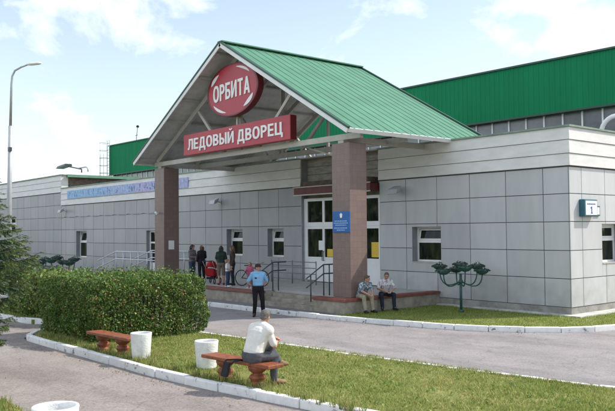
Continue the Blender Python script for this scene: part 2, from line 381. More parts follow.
def glyph(b, ch, x0, k):
    """heavy sans capital built of strokes in a box 1 high; returns its width. Each stroke sits a hair proud of the one before"""
    t, h = 0.20, 0.165
    def quad(pts):
        k[0] += 1; z0, z1 = 0.0, 0.03+0.0006*(k[0] % 9)
        n = len(pts); vs = [(x0+x, z0, y) for x, y in pts]+[(x0+x, -z1, y) for x, y in pts]
        b.add(vs, [tuple(range(n, 2*n)), tuple(range(n-1, -1, -1))]+[(i, (i+1) % n, n+(i+1) % n, n+i) for i in range(n)])
    def v(x, y0=0.0, y1=1.0, w=t): quad([(x, y0), (x+w, y0), (x+w, y1), (x, y1)])
    def hz(y, xa, xb, w=h): quad([(xa, y), (xb, y), (xb, y+w), (xa, y+w)])
    def slant(xa, ya, xb, yb, w): quad([(xa, ya), (xa+w, ya), (xb+w, yb), (xb, yb)])
    def ring(outer, inner, closed):
        n = len(outer)
        for i in range(n if closed else n-1):
            j = (i+1) % n; quad([outer[i], outer[j], inner[j], inner[i]])
    def bowl(xa, xb, y0, y1, w=t, hh=h):     # D shaped bowl open at the stem
        ry = (y1-y0)/2; cy = (y0+y1)/2; rx = min(ry*1.05, (xb-xa)*.75); cx = xb-rx
        A = [math.pi/2-math.pi*i/12 for i in range(13)]
        o = [(xa, y1)]+[(cx+rx*math.cos(a), cy+ry*math.sin(a)) for a in A]+[(xa, y0)]
        n_ = [(xa, y1-hh)]+[(cx+(rx-w)*math.cos(a), cy+(ry-hh)*math.sin(a)) for a in A]+[(xa, y0+hh)]
        ring(o, n_, False)
    if ch == 'О':
        A = [2*math.pi*i/28 for i in range(28)]; f = lambda c: math.copysign(abs(c)**.85, c)
        ring([(.41+.41*f(math.cos(a)), .5+.515*f(math.sin(a))) for a in A], [(.41+.205*f(math.cos(a)), .5+.345*f(math.sin(a))) for a in A], True); return .82
    if ch == 'Р': v(0); bowl(t, .68, .40, 1.0); return .68
    if ch == 'В': v(0); bowl(t, .67, .475, 1.0); bowl(t, .71, 0.0, .56); return .71
    if ch == 'Б': v(0); hz(1-h, t, .64); bowl(t, .69, 0.0, .60); return .69
    if ch == 'Ы': v(0); bowl(t, .64, 0.0, .60); v(.74); return .94
    if ch == 'И' or ch == 'Й':
        v(0); v(.55); quad([(t, .02), (t, .30), (.55, .98), (.55, .70)])
        if ch == 'Й': 
            A = [math.pi+math.pi*i/8 for i in range(9)]; ring([(.375+.20*math.cos(a), 1.27+.17*math.sin(a)) for a in A], [(.375+.10*math.cos(a), 1.27+.065*math.sin(a)) for a in A], False)
        return .75
    if ch == 'Т': hz(1-h, 0, .70); v(.25, 0, 1-h); return .70
    if ch == 'А': slant(0, 0, .28, 1, .21); quad([(.31, 1), (.50, 1), (.80, 0), (.58, 0)]); hz(.20, .16, .64, .15); return .80
    if ch == 'Е': v(0); hz(1-h, t, .62); hz(.42, t, .58); hz(0, t, .63); return .63
    if ch == 'Л': hz(1-h, .17, .55); v(.55); quad([(.14, 1), (.34, 1), (.32, .35), (.15, .30)]); quad([(.15, .31), (.32, .36), (.20, .0), (.0, .0)]); quad([(0, 0), (.12, 0), (.12, .15), (0, .15)]); return .75
    if ch == 'Д': hz(0, .0, .86); v(0, -.22, .0, .17); v(.69, -.22, .0, .17); v(.55, h, 1, .19); hz(1-h, .20, .55); quad([(.18, 1-h+.001), (.37, 1-h+.001), (.30, h), (.09, h)]); return .86
    if ch == 'Ц': v(0); v(.52); hz(0, t, .52); quad([(.721, 0), (.84, 0), (.84, h), (.721, h)]); v(.67, -.22, -.001, .17); return .84
    return .34

def sub_rects(rect, holes):
    out_ = [rect]
    for h in holes:
        nx = []
        for (a, b, c, d) in out_:
            ha, hb, hc, hd = h
            if hb <= a or ha >= b or hd <= c or hc >= d: nx.append((a, b, c, d)); continue
            if ha > a: nx.append((a, ha, c, d))
            if hb < b: nx.append((hb, b, c, d))
            a2, b2 = max(a, ha), min(b, hb)
            if hc > c: nx.append((a2, b2, c, hc))
            if hd < d: nx.append((a2, b2, hd, d))
        out_ = [r for r in nx if r[1]-r[0] > 0.03 and r[3]-r[2] > 0.03]
    return out_

exec_objects = True
# ------------------------------------------------------------------ GROUND
PZ = -0.12      # level of road and path; lawns and walkways sit at 0
g = MB(); g.add([(-900,-900,PZ-0.03),(900,-900,PZ-0.03),(900,900,PZ-0.03),(-900,900,PZ-0.03)], [(0,1,2,3)])
struct(g.build('ground', M_GROUND))

# road: far kerb line curves round the building's corner, near kerb line is almost straight
far_line = [(-60,-8.6),(-40,-7.4),(-25,-6.5),(-17,-6.1),(-11.8,-5.95),(-8.6,-5.8),(-5.8,-5.6),(-4.2,-5.35),(-2.8,-5.02),(-1.6,-4.74),(-0.5,-4.4),(0.2,-4.0),(0.95,-3.42),(1.5,-2.8),(1.9,-2.1),(2.2,-1.3),(2.45,0.2),(2.5,6),(2.5,30)]
near_line = [(-60,-13.0),(-30,-11.9),(-17,-11.3),(-10,-10.95),(-5.05,-10.65),(-1.09,-10.29),(3.36,-9.78),(6.32,-9.21),(9.0,-8.2),(10.8,-6.4),(11.6,-4),(11.8,0),(11.8,30)]
r_ = MB()
poly = [(x, y) for x, y in far_line] + [(x, y) for x, y in reversed(near_line)]
r_.add([(x, y, PZ) for x, y in poly], [tuple(reversed(range(len(poly))))])
struct(r_.build('road', M_ROAD))

path_edge = [(-8.4,-14.1),(-8.2,-14.42),(-7.5,-14.58),(-5.3,-14.56),(-0.3,-14.46),(1.6,-14.25),(3.1,-14.02),(4.4,-13.84),(6.0,-13.5),(9.0,-12.6),(12,-11.0),(13.2,-8.5),(13.6,-4),(13.6,30)]
branch = [(-9.4,-10.9),(-9.05,-13.2),(-8.4,-14.1)]        # path arm going back beside the hedge
path_near = [(-40,-17.6),(-12,-17.7),(-1.2,-17.55),(0.6,-17.50),(2.6,-18.2),(6.0,-20),(8,-24),(10,-40)]
path_far_left = [(-40,-13.4),(-14,-13.35),(-11.3,-13.2),(-10.4,-12.3),(-10.2,-10.9)]
pp = MB()
poly = path_far_left + branch + path_edge[1:] + [(40,30),(40,-40)] + list(reversed(path_near))
pp.add([(x, y, PZ-0.006) for x, y in poly], [tuple(reversed(range(len(poly))))])
po = struct(pp.build('path', M_PATH))

def offset_line(pts, d):
    res = []
    for i, p in enumerate(pts):
        a = Vector(pts[max(i-1, 0)]); b = Vector(pts[min(i+1, len(pts)-1)]); t = (b-a).normalized(); n = Vector((-t.y, t.x))
        q = Vector(p) + n*d; res.append((q.x, q.y))
    return res
def resample(pts, step):
    res = []; P_ = [Vector(p) for p in pts]
    acc = [0.0]
    for a, b in zip(P_, P_[1:]): acc.append(acc[-1]+(b-a).length)
    n = max(1, int(acc[-1]/step)); 
    for i in range(n+1):
        s = acc[-1]*i/n; k = 0
        while k < len(acc)-2 and acc[k+1] < s: k += 1
        t = (s-acc[k])/max(1e-6, acc[k+1]-acc[k]); q = P_[k].lerp(P_[k+1], t); res.append((q.x, q.y))
    return res
rk = random.Random(3)
def kerb(pts, w, name='kerb', z1=0.03, step=1.0):
    """row of kerb stones along a line; body lies to the left of the direction of travel"""
    b = MB(); q = resample(pts, step)
    o2 = offset_line(q, w)
    for i in range(len(q)-1):
        dz = rk.uniform(-0.012, 0.012); sh = rk.uniform(-0.012, 0.012)
        a0, a1, b0, b1 = Vector(q[i]), Vector(q[i+1]), Vector(o2[i]), Vector(o2[i+1])
        t = (a1-a0).normalized()*0.010; n = (b0-a0).normalized()*sh
        c = [a0+t+n, a1-t+n, b1-t+n, b0+t+n]
        lo = PZ-0.05; hi = z1+dz
        vs = [(p.x, p.y, lo) for p in c] + [(p.x, p.y, hi) for p in c]
        b.add(vs, [(3,2,1,0),(4,5,6,7),(0,1,5,4),(1,2,6,5),(2,3,7,6),(3,0,4,7)])
    return struct(b.build(name, M_KERB, bevel=0.018))
kerb(far_line[1:], 0.16)
kerb(list(near_line[1:]), -0.13, z1=0.02)
kerb(branch[1:] + path_edge[1:], 0.15)
kerb(path_far_left[1:], 0.15)

def slab(name, poly, m, z=0.0):
    b = MB(); n = len(poly)
    vs = [(x, y, z) for x, y in poly] + [(x, y, PZ-0.04) for x, y in poly]
    b.add(vs, [tuple(range(n))] + [(i, n+i, n+(i+1) % n, (i+1) % n) for i in range(n)])
    o = b.build(name, m)
    bm = bmesh.new(); bm.from_mesh(o.data); bmesh.ops.recalc_face_normals(bm, faces=bm.faces); bmesh.ops.triangulate(bm, faces=[f for f in bm.faces if len(f.verts) > 4]); bm.to_mesh(o.data); bm.free()
    return struct(o)
fk = offset_line(far_line, 0.165)
walk_poly = [p for p in fk if p[0] < -5.6] + [(-5.33,-5.40),(-5.33,-4.0),(-5.33,-0.005),(-60,-0.005)]
slab('walkway', walk_poly, M_WALK, 0.0)
strip_poly = [(-5.325,-5.40)] + [p for p in fk if p[0] > -5.0] + [(0.5,30),(0.5,-0.3),(-5.325,-0.3)]
slab('grass_strip', strip_poly, M_SOIL, 0.0)
apron = MB(); apron.box(-5.3, 0.5, -0.32, -0.003, PZ, 0.045); apron.box(0.003, 0.5, -0.001, 12, PZ, 0.045)
struct(apron.build('drip_edge_paving', mat('drip_edge', (0.5, 0.49, 0.45), 0.85, var=0.3, scale=2)))
nk = offset_line(near_line, -0.135)
mid_poly = offset_line(branch[1:] + path_edge[2:], 0.155)
mid_poly = [(-9.2,-11.05)] + mid_poly + [p for p in reversed(nk) if p[0] > -9.2]
slab('lawn', mid_poly, M_SOIL, 0.0)
left_poly = offset_line(path_far_left, 0.155) + [p for p in reversed(nk) if p[0] < -10.3]
slab('lawn', left_poly, M_SOIL, -0.002)
near_poly = [(x, y-0.02) for x, y in path_near] + [(-40,-40)]
slab('lawn', list(reversed(near_poly)), M_SOIL, -0.07)

# grass blades
def in_poly(px, py, poly):
    inside = np.zeros(len(px), bool); n = len(poly); j = n-1
    for i in range(n):
        xi, yi = poly[i]; xj, yj = poly[j]
        c = ((yi > py) != (yj > py)) & (px < (xj-xi)*(py-yi)/(yj-yi+1e-12)+xi)
        inside ^= c; j = i
    return inside
def grass(poly, box_, count, seed, z=0.0, h=(0.018, 0.055), dry=0.44, name='grass', label='short summer lawn grass, green patched with dry straw'):
    rg = np.random.default_rng(seed)
    x = rg.uniform(box_[0], box_[1], count); y = rg.uniform(box_[2], box_[3], count)
    k = in_poly(x, y, poly); x, y = x[k], y[k]
    patch = 0.5+0.25*np.sin(x*1.7+1.3*np.sin(y*1.1))+0.25*np.sin(y*2.3+x*0.6+np.sin(x*3.1))
    patch2 = 0.5+0.5*np.sin(x*5.3+2*np.sin(y*4.1))*np.sin(y*6.1+1.5*np.sin(x*3.7))
    keep = rg.random(len(x)) < 0.45+0.55*patch2
    for (wx, wy, wr) in ((1.5,-13.35,.55),(.9,-13.45,.4),(-3.4,-13.75,.45),(4.6,-11.9,.5),(2.9,-10.9,.4)): keep &= rg.random(len(x)) > .85*np.exp(-((x-wx)**2*.5+(y-wy)**2*2)/wr**2)
    x, y, patch = x[keep], y[keep], patch[keep]; n = len(x)
    hh = rg.uniform(h[0], h[1], n)*(0.7+0.6*rg.random(n)); a = rg.uniform(0, 2*np.pi, n); w = rg.uniform(0.006, 0.013, n)
    hh *= 0.75+0.7*(0.5+0.5*np.sin(x*2.9+np.sin(y*3.7)*1.7)*np.sin(y*3.3+1.1*np.sin(x*2.1)))
    lean = rg.uniform(0.2, 1.1, n)*hh; la = rg.uniform(0, 2*np.pi, n)
    v = np.zeros((n, 3, 3))
    v[:, 0] = np.c_[x-np.cos(a)*w, y-np.sin(a)*w, np.full(n, z-0.004)]
    v[:, 1] = np.c_[x+np.cos(a)*w, y+np.sin(a)*w, np.full(n, z-0.004)]
    v[:, 2] = np.c_[x+np.cos(la)*lean, y+np.sin(la)*lean, z+hh]
    d = np.clip(rg.normal(dry*(0.45+0.9*patch), 0.28, n), 0, 1)[:, None]
    col = (1-d)*np.array([0.190, 0.275, 0.048])+d*np.array([0.48, 0.43, 0.18])
    col *= rg.uniform(0.7, 1.3, (n, 1))
    o = np_mesh(name, v.reshape(-1, 3), np.arange(n*3).reshape(-1, 3), col, M_BLADE, tri=True)
    return stuff(o, label, 'grass')
grass(mid_poly, (-7, 9.5, -14.6, -9), 190000, 1)
grass(strip_poly, (-5.4, 2.4, -5.4, 4), 60000, 2, dry=0.12, label='greener grass strip between the road kerb and the tiled wall')
grass(near_poly, (-6, 3, -20, -17.2), 40000, 3, z=-0.07, dry=0.8, label='dry straw coloured grass at the near edge of the path')
grass(left_poly, (-22, -10.1, -13.6, -10.5), 40000, 4, dry=0.2, label='green grass behind the far kerb of the path')

# ------------------------------------------------------------------ BUILDINGS
rb = random.Random(11)
ROWS = [0.262, 1.173, 2.079, 3.007, 3.909, 4.776]
def panels_front(b, xs, rows, holes, base, y=0.0):
    for x0, x1 in zip(xs, xs[1:]):
        for z0, z1 in zip(rows, rows[1:]):
            k = rb.uniform(0.93, 1.06); c = tuple(v*k for v in base)
            for (a, bb, cc, d) in sub_rects((x0+0.012, x1-0.012, z0+0.011, z1-0.011), holes):
                b.box(a, bb, y-0.03, y, cc, d, c)
def panels_side(b, ys, rows, holes, base, x=0.0):
    for y0, y1 in zip(ys, ys[1:]):
        for z0, z1 in zip(rows, rows[1:]):
            k = rb.uniform(0.96, 1.04); c = tuple(v*k for v in base)
            for (a, bb, cc, d) in sub_rects((y0+0.012, y1-0.012, z0+0.011, z1-0.011), holes):
                b.box(x, x+0.03, a, bb, cc, d, c)

def wall_rects_front(b, x0, x1, z0, z1, holes, y0, y1):
    for (a, bb, c, d) in sub_rects((x0, x1, z0, z1), holes): b.box(a, bb, y0, y1, c, d)

def window_front(parent, x0, x1, z0, z1, label=None, split=0.62, open_sash=True, depth=0.27):
    """white plastic window in the opening, tilted sash on top"""
    t = 0.075; y = depth
    f = MB()
    f.box(x0, x1, y, y+0.07, z0, z0+t); f.box(x0, x1, y, y+0.07, z1-t, z1)
    f.box(x0, x0+t, y, y+0.07, z0+t, z1-t); f.box(x1-t, x1, y, y+0.07, z0+t, z1-t)
    zm = z0+(z1-z0)*split
    f.box(x0+t, x1-t, y+0.002, y+0.068, zm-0.05, zm+0.05)
    w = f.build('window', M_WHITE, parent)
    p = MB(); p.box(x0+t, x1-t, y+0.03, y+0.045, z0+t, zm-0.05); p.build('pane', M_GLASS, w)
    # top sash leaning inwards
    s = MB(); a = 0.20 if open_sash else 0.0
    zb, zt = zm+0.055, z1-t-0.005; hh = zt-zb
    def q(x, zz, yy): return (x, y+0.03+yy+math.sin(a)*(zz-zb), zb+(zz-zb)*math.cos(a))
    st = 0.055
    def fr(xa, xb, za, zb_):
        s.add([q(xa, za, -0.025), q(xb, za, -0.025), q(xb, zb_, -0.025), q(xa, zb_, -0.025), q(xa, za, 0.02), q(xb, za, 0.02), q(xb, zb_, 0.02), q(xa, zb_, 0.02)],
              [(3,2,1,0),(4,5,6,7),(0,1,5,4),(1,2,6,5),(2,3,7,6),(3,0,4,7)])
    xl, xr = x0+t+0.006, x1-t-0.006
    fr(xl, xr, zb, zb+st); fr(xl, xr, zt-st, zt); fr(xl, xl+st, zb+st, zt-st); fr(xr-st, xr, zb+st, zt-st)
    so = s.build('sash', M_WHITE, w)
    p2 = MB(); p2.add([q(xl+st, zb+st, 0), q(xr-st, zb+st, 0), q(xr-st, zt-st, 0), q(xl+st, zt-st, 0)], [(0,1,2,3)]); p2.build('pane', M_GLASS, w)
    # dark sheet standing in for the room's shade behind the leaning sash
    dk = MB(); dk.box(x0+t, x1-t, y+0.30, y+0.32, zm, z1-t); dk.build('room_shade_sheet', mat('room_shade', (0.02,0.02,0.02), 0.9), w)
    # reveals and sill
    r = MB(); e = 0.004
    r.box(x0-0.02, x0+0.006, -0.026, y+0.35, z0-0.02, z1+0.02); r.box(x1-0.006, x1+0.02, -0.026, y+0.35, z0-0.02, z1+0.02)
    r.box(x0+0.007, x1-0.007, -0.025, y+0.35, z1-0.006, z1+0.02)
    r.build('reveal', M_REVEAL, w)
    sl = MB(); sl.box(x0, x1, -0.055, y, z0-0.022, z0+0.004); sl.build('sill', M_CREAM, w)
    return w

def siding(b, x0, x1, zs, y):
    """lapped white boards: each board leans out towards its lower edge"""
    for z0, z1 in zip(zs, zs[1:]):
        b.add([(x0,y,z0+0.016),(x1,y,z0+0.016),(x1,y,z1),(x0,y,z1),(x0,y-0.075,z0+0.016),(x1,y-0.075,z0+0.016),(x1,y-0.045,z1),(x0,y-0.045,z1)],
              [(0,1,2,3),(7,6,5,4),(4,5,1,0),(5,6,2,1),(6,7,3,2),(7,4,0,3)])
SID = [4.795, 5.19, 5.63, 6.045]

# --- main ice arena hall behind
hall = thing('arena_hall', 'large dark green hall with a strip of clerestory windows behind the entrance wing', 'building', (-29, 12, 0))
HX0, HX1, HY = -57.9, 2.0, 12.0
O = (-29, 12, 0)
b = MB(); 
# vertical profiled sheet: trapezoid ribs
n = int((HX1-HX0)/0.30); 
vs = []; fs = []
xs = []
for i in range(n):
    x = HX0+i*0.30
    xs += [(x, 0.0), (x+0.17, 0.0), (x+0.20, -0.018), (x+0.27, -0.018)]
xs.append((HX1, 0.0))
zb, zt = 8.58, 11.12
for x, d in xs: vs += [(x, HY-0.55+d, zb), (x, HY-0.55+d, zt+0.006*(HX1-x))]
for i in range(len(xs)-1): fs.append((2*i, 2*i+2, 2*i+3, 2*i+1))
b.add(vs, fs); b.build('fascia', M_GREENWALL, hall, off=O)
b = MB(); 
b.add([(HX0,HY-0.50,zb),(HX1,HY-0.50,zb),(HX1,HY+30,zb+.1),(HX0,HY+30,zb+.1),(HX0,HY-0.50,zt+0.36),(HX1,HY-0.50,zt),(HX1,HY+30,zt),(HX0,HY+30,zt+0.36)],
      [(3,2,1,0),(4,5,6,7),(1,2,6,5),(2,3,7,6),(3,0,4,7),(0,1,5,4)])
b.build('roof', M_GREENWALL, hall, off=O)
b = MB(); b.add([(HX0-.05,HY-0.66,zt+0.33),(HX1,HY-0.66,zt-0.03),(HX1,HY-0.44,zt-0.03),(HX0-.05,HY-0.44,zt+0.33),(HX0-.05,HY-0.66,zt+0.42),(HX1,HY-0.66,zt+0.06),(HX1,HY-0.44,zt+0.06),(HX0-.05,HY-0.44,zt+0.42)],
      [(3,2,1,0),(4,5,6,7),(0,1,5,4),(1,2,6,5),(2,3,7,6),(3,0,4,7)]); b.build('roof_edge', M_GREENDARK, hall, off=O)
b = MB(); b.box(HX0, HX1, HY-0.62, HY-0.3, zb-0.10, zb-0.004); b.build('soffit', M_GREENDARK, hall, off=O)
b = MB(); b.box(HX0+0.3, HX1, HY-0.2, HY+0.3, 0, 7.0); b.box(HX0+0.2, HX0+0.5, HY-0.2, HY+30, 0, zb); b.build('wall', M_BRICK, hall, off=O)
pitch = 1.055
wb0 = MB(); wb0.box(0, 0.085, -0.10, 0.0, 0.0, 1.48); wb0.box(0.085, pitch, -0.09, -0.01, 0.0, 0.07)
x = -3.16 + pitch*4; first = None
cnt = 0
while x > HX0+0.5:
    if first is None:
        first = wb0.build('window', M_WHITE, hall); first.location = (x-O[0], -0.10, 7.0)
        gp = MB(); gp.box(0.085, pitch, -0.05, -0.03, 0.07, 1.48); gp.build('pane', M_CLERE, first)
    else:
        c = first.copy(); COL.objects.link(c); c.parent = hall; c.location = (x-O[0], -0.10, 7.0)
        for ch in first.children:
            d = ch.copy(); COL.objects.link(d); d.parent = c
    x -= pitch; cnt += 1
lad = MB()   # access ladder with hoops at the hall's far corner
for sx in (-0.25, 0.25): lad.bar((HX0+0.35+sx, HY-0.80, 6.2), (HX0+0.35+sx, HY-0.80, 12.0), 0.05, 0.05)
for i in range(19): lad.bar((HX0+0.10, HY-0.80, 6.3+i*0.3), (HX0+0.60, HY-0.80, 6.3+i*0.3), 0.03, 0.03)
for i in range(7):
    z = 7.2+i*0.75; lad.tube([(HX0+0.35+0.42*math.cos(a)-0.03, HY-0.80-0.45+0.45*math.sin(a), z) for a in [R(60-k*25) for k in range(13)]], 0.02, 5)
for a in (-90, -150, -30): lad.tube([(HX0+0.35+0.42*math.cos(R(a)), HY-1.25+0.45*math.sin(R(a)), 7.2), (HX0+0.35+0.42*math.cos(R(a)), HY-1.25+0.45*math.sin(R(a)), 11.7)], 0.018, 5)
lad.build('ladder', mat('galvanised', (0.40,0.42,0.43), 0.5, metal=.4), hall, off=O)
ant = thing('roof_antenna', 'thin mast with a small lamp on the roof edge of the green hall', 'antenna', (-57.0, 14, 11.45))
a_ = MB(); a_.tube([(0,0,0),(0.05,0,1.0),(0.3,0,2.05)], 0.035, 6); a_.bar((-0.15,0,1.2),(0.3,0,1.25),.04,.04); a_.build('mast', M_RAILD, ant)
a_ = MB(); a_.lathe([(0.001,-.12),(.12,-.1),(.16,0),(.1,.12),(0.001,.14)], (0.32,0,2.1), 10); a_.build('lamp', M_BLACK, ant)

# --- entrance wing
wing = thing('entrance_wing', 'long low entrance wing clad in square grey panels under a band of white siding', 'building', (-20, 5, 0))
O = (-20, 5, 0)
XL = -41.45
RX0, RX1 = -13.44, -8.46         # entrance recess
H_R = [(-6.72, -5.28, 1.56, 2.90)]
H_L = [(-16.05, -14.78, 1.55, 2.90), (-19.58, -18.14, 1.55, 2.90), (-38.8, -37.0, 1.05, 2.90), (-28.30, -26.7, 0.0, 2.88)]
PC = (0.46, 0.47, 0.47); PCL = (0.325, 0.325, 0.33); PCS = (0.52, 0.525, 0.525)  # left wing darker, side face lighter: shade and sun put into panel colour
pb = MB()
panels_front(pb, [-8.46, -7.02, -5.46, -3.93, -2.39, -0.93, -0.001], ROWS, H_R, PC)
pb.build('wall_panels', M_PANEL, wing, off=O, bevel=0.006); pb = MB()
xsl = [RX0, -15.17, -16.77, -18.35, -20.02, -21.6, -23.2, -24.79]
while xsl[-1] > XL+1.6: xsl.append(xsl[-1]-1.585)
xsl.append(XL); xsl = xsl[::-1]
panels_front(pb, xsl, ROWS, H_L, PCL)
HS = [(1.93, 3.30, 1.62, 2.93)]
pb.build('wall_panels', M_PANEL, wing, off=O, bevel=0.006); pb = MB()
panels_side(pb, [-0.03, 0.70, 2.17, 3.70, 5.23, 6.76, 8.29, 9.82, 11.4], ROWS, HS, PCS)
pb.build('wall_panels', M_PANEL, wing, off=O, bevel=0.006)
wl = MB()
wall_rects_front(wl, -8.40, -0.36, 0.0, 6.0, H_R, 0.002, 0.35)
wl.build('wall', M_JOINT, wing, off=O); wl = MB()
wall_rects_front(wl, XL, RX0-0.06, 0.0, 6.0, H_L, 0.002, 0.35)
wl.build('wall', M_JOINT, wing, off=O); wl = MB()
for (a, bb, c, d) in sub_rects((0.002, 11.4, 0.0, 6.0), HS): wl.box(-0.355, -0.001, a, bb, c, d)
wl.build('wall', M_JOINT, wing, off=O)
pl = MB(); pl.box(-8.46, 0.012, -0.012, 0.001, -0.05, 0.255); pl.box(0.0, 0.012, 0.0015, 11.4, -0.05, 0.255); pl.box(XL, RX0, -0.012, 0.001, -0.05, 0.255)
pl.build('plinth', M_PLINTH, wing, off=O)
cl = MB()
siding(cl, -8.46, -0.0, SID, -0.03); siding(cl, XL, RX0, SID, -0.03)
for z0, z1 in zip(SID, SID[1:]):   # side face boards
    cl.add([(0.03,-0.03,z0+0.016),(0.03,11.4,z0+0.016),(0.03,11.4,z1),(0.03,-0.03,z1),(0.105,-0.105,z0+0.016),(0.105,11.4,z0+0.016),(0.075,11.4,z1),(0.075,-0.075,z1)],
           [(0,3,2,1),(4,5,6,7),(0,1,5,4),(1,2,6,5),(2,3,7,6),(3,0,4,7)])
    cl.add([(0.0,-0.03,z0+0.016),(0.0,-0.105,z0+0.016),(0.105,-0.105,z0+0.016),(0.03,-0.03,z0+0.016),(0.0,-0.03,z1),(0.0,-0.075,z1),(0.075,-0.075,z1),(0.03,-0.03,z1)],
           [(0,1,2,3),(7,6,5,4),(0,4,5,1),(1,5,6,2)])
cl.build('siding', M_CLAD, wing, off=O)
gp = MB(); gp.box(-8.455, 0.02, -0.045, -0.031, 4.78, 6.04); gp.box(XL+.02, RX0-.005, -0.045, -0.031, 4.78, 6.04); gp.box(0.031, 0.045, -0.02, 11.4, 4.78, 6.04); gp.build('siding_backing', M_CLADGAP, wing, off=O)
cp = MB(); cp.box(-8.47, 0.14, -0.14, 0.40, 6.05, 6.11); cp.box(-0.40, 0.14, 0.402, 11.4, 6.05, 6.11); cp.box(XL, RX0+0.01, -0.14, 0.40, 6.05, 6.11)
cp.build('coping', M_COPING, wing, off=O)
rf = MB(); rf.box(XL, -0.36, 0.36, 11.7, 5.5, 5.75); rf.build('roof', M_ROOFING, wing, off=O)
def off_window(w): 
    w.location = (-O[0], -O[1], -O[2])
for (a, bb, c, d) in H_R + H_L[:3]:
    off_window(window_front(wing, a, bb, c, d, split=0.58))
# window on the side face: same window turned a quarter
w = window_front(wing, 1.93, 3.30, 1.62, 2.93, split=0.60, open_sash=False)
w.rotation_euler = (0, 0, R(90)); w.location = (-O[0], -O[1], 0)
# ramp door at the far end
dr = MB(); x0, x1 = -28.30, -26.7
for (a, bb, c, d) in ((x0, x0+.11, .05, 2.88), (x1-.11, x1, .05, 2.88), (x0+.11, x1-.11, 2.77, 2.88), (x0+.11, x1-.11, 2.10, 2.20), (x0+.11, x1-.11, .05, .95)): dr.box(a, bb, .20, .28, c, d)
dd = dr.build('door', M_WHITE, wing, off=O)
dr = MB(); dr.box(x0+.11, x1-.11, .235, .25, .95, 2.77); dr.build('pane', M_GLASS, dd, off=O)
dr = MB(); dr.box(x0-0.02, x0+.006, -0.026, .33, .0, 2.90); dr.box(x1-.006, x1+.02, -0.026, .33, 0, 2.90); dr.box(x0+.007, x1-.007, -0.025, .33, 2.874, 2.90); dr.build('reveal', M_REVEAL, dd, off=O)
# entrance recess: glazed doors, boards above, dark red hood
DY = 0.12; DZ0, DZ1 = 0.50, 4.24
e = MB()
e.box(RX0, RX0+0.16, DY, DY+0.12, DZ0, DZ1); e.box(RX1-0.16, RX1, DY, DY+0.12, DZ0, DZ1); e.box(RX0+.16, RX1-.16, DY, DY+0.12, DZ1-.13, DZ1)
ent = e.build('entrance_glazing', M_WHITE, wing, off=O)
bays = np.linspace(RX0+0.16, RX1-0.16, 5)
for i in range(4):
    a, c = float(bays[i]), float(bays[i+1]); t = 0.065
    # transom light
    tb = MB(); tb.box(a+.002, c-.002, DY+.005, DY+.10, 2.97, 3.16); tb.box(a+.002, a+t, DY+.005, DY+.10, 3.16, DZ1-.135); tb.box(c-t, c-.002, DY+.005, DY+.10, 3.16, DZ1-.135)
    to = tb.build('transom_light', M_WHITE, wing, off=O)
    tp = MB(); tp.box(a+t, c-t, DY+.05, DY+.065, 3.16, DZ1-.135); tp.build('pane', M_GLASS, to, off=O)
    db = MB(); db.box(a+.004, a+t, DY, DY+.09, DZ0+.02, 2.965); db.box(c-t, c-.004, DY, DY+.09, DZ0+.02, 2.965); db.box(a+t, c-t, DY, DY+.09, 2.86, 2.965)
    db.box(a+t, c-t, DY+.02, DY+.07, DZ0+.02, 1.53); db.box(a+t, c-t, DY, DY+.09, 1.53, 1.61)
    do = db.build('door', M_WHITE, wing, off=O)
    dp = MB(); dp.box(a+t, c-t, DY+.04, DY+.055, 1.61, 2.86); dp.build('pane', M_GLASS, do, off=O)
    hd = MB(); hx = c-0.045 if i % 2 == 0 else a+0.045
    hd.tube([(hx, DY-.005, 1.45), (hx, DY-.06, 1.48), (hx, DY-.06, 1.85), (hx, DY-.005, 1.88)], .016, 6); hd.build('handle', M_RAILD, do, off=O)
rc = MB()
for i in range(5):
    z0 = 4.26+i*0.36; rc.box(RX0+.002, RX1-.002, 0.34, 0.40, z0, z0+0.335)
rc.build('recess_boards', mat('brown_grey_board', (0.36,0.35,0.31), 0.8, var=0.25, scale=2.5, stretch=(1,1,4)), wing, off=O)
rc = MB(); rc.box(RX0-0.05, RX0, -0.028, 0.40, 0.3, 6.04); rc.box(RX1, RX1+0.05, -0.028, 0.40, 0.3, 6.04); rc.box(RX0+.003, RX1-.003, 0.40, 0.60, 0.3, 6.04)
rc.build('recess_side', M_REVEAL, wing, off=O)
rc = MB(); rc.box(RX0+.003, RX1-.003, -0.10, 0.42, 6.046, 6.10); rc.build('recess_coping', M_CREAM, wing, off=O)
hb = MB(); hb.box(RX0+0.05, RX1-0.05, -0.52, 0.11, 4.40, 4.70); hood = hb.build('door_hood', M_HOOD, wing, off=O, bevel=.01)
hb = MB(); hb.box(RX0+0.02, RX1-0.02, -0.55, -0.521, 4.345, 4.398); hb.box(RX0+.02, RX1-.02, -0.55, -0.521, 4.702, 4.745); hb.build('trim', M_CREAM, hood)
hood.children[0].location = (-O[0], -O[1], 0)
hb = MB(); hb.box(RX0+0.4, RX1-0.4, -0.30, 0.30, 4.75, 4.98); hb.build('hood_ledge', M_BRICK, wing, off=O)

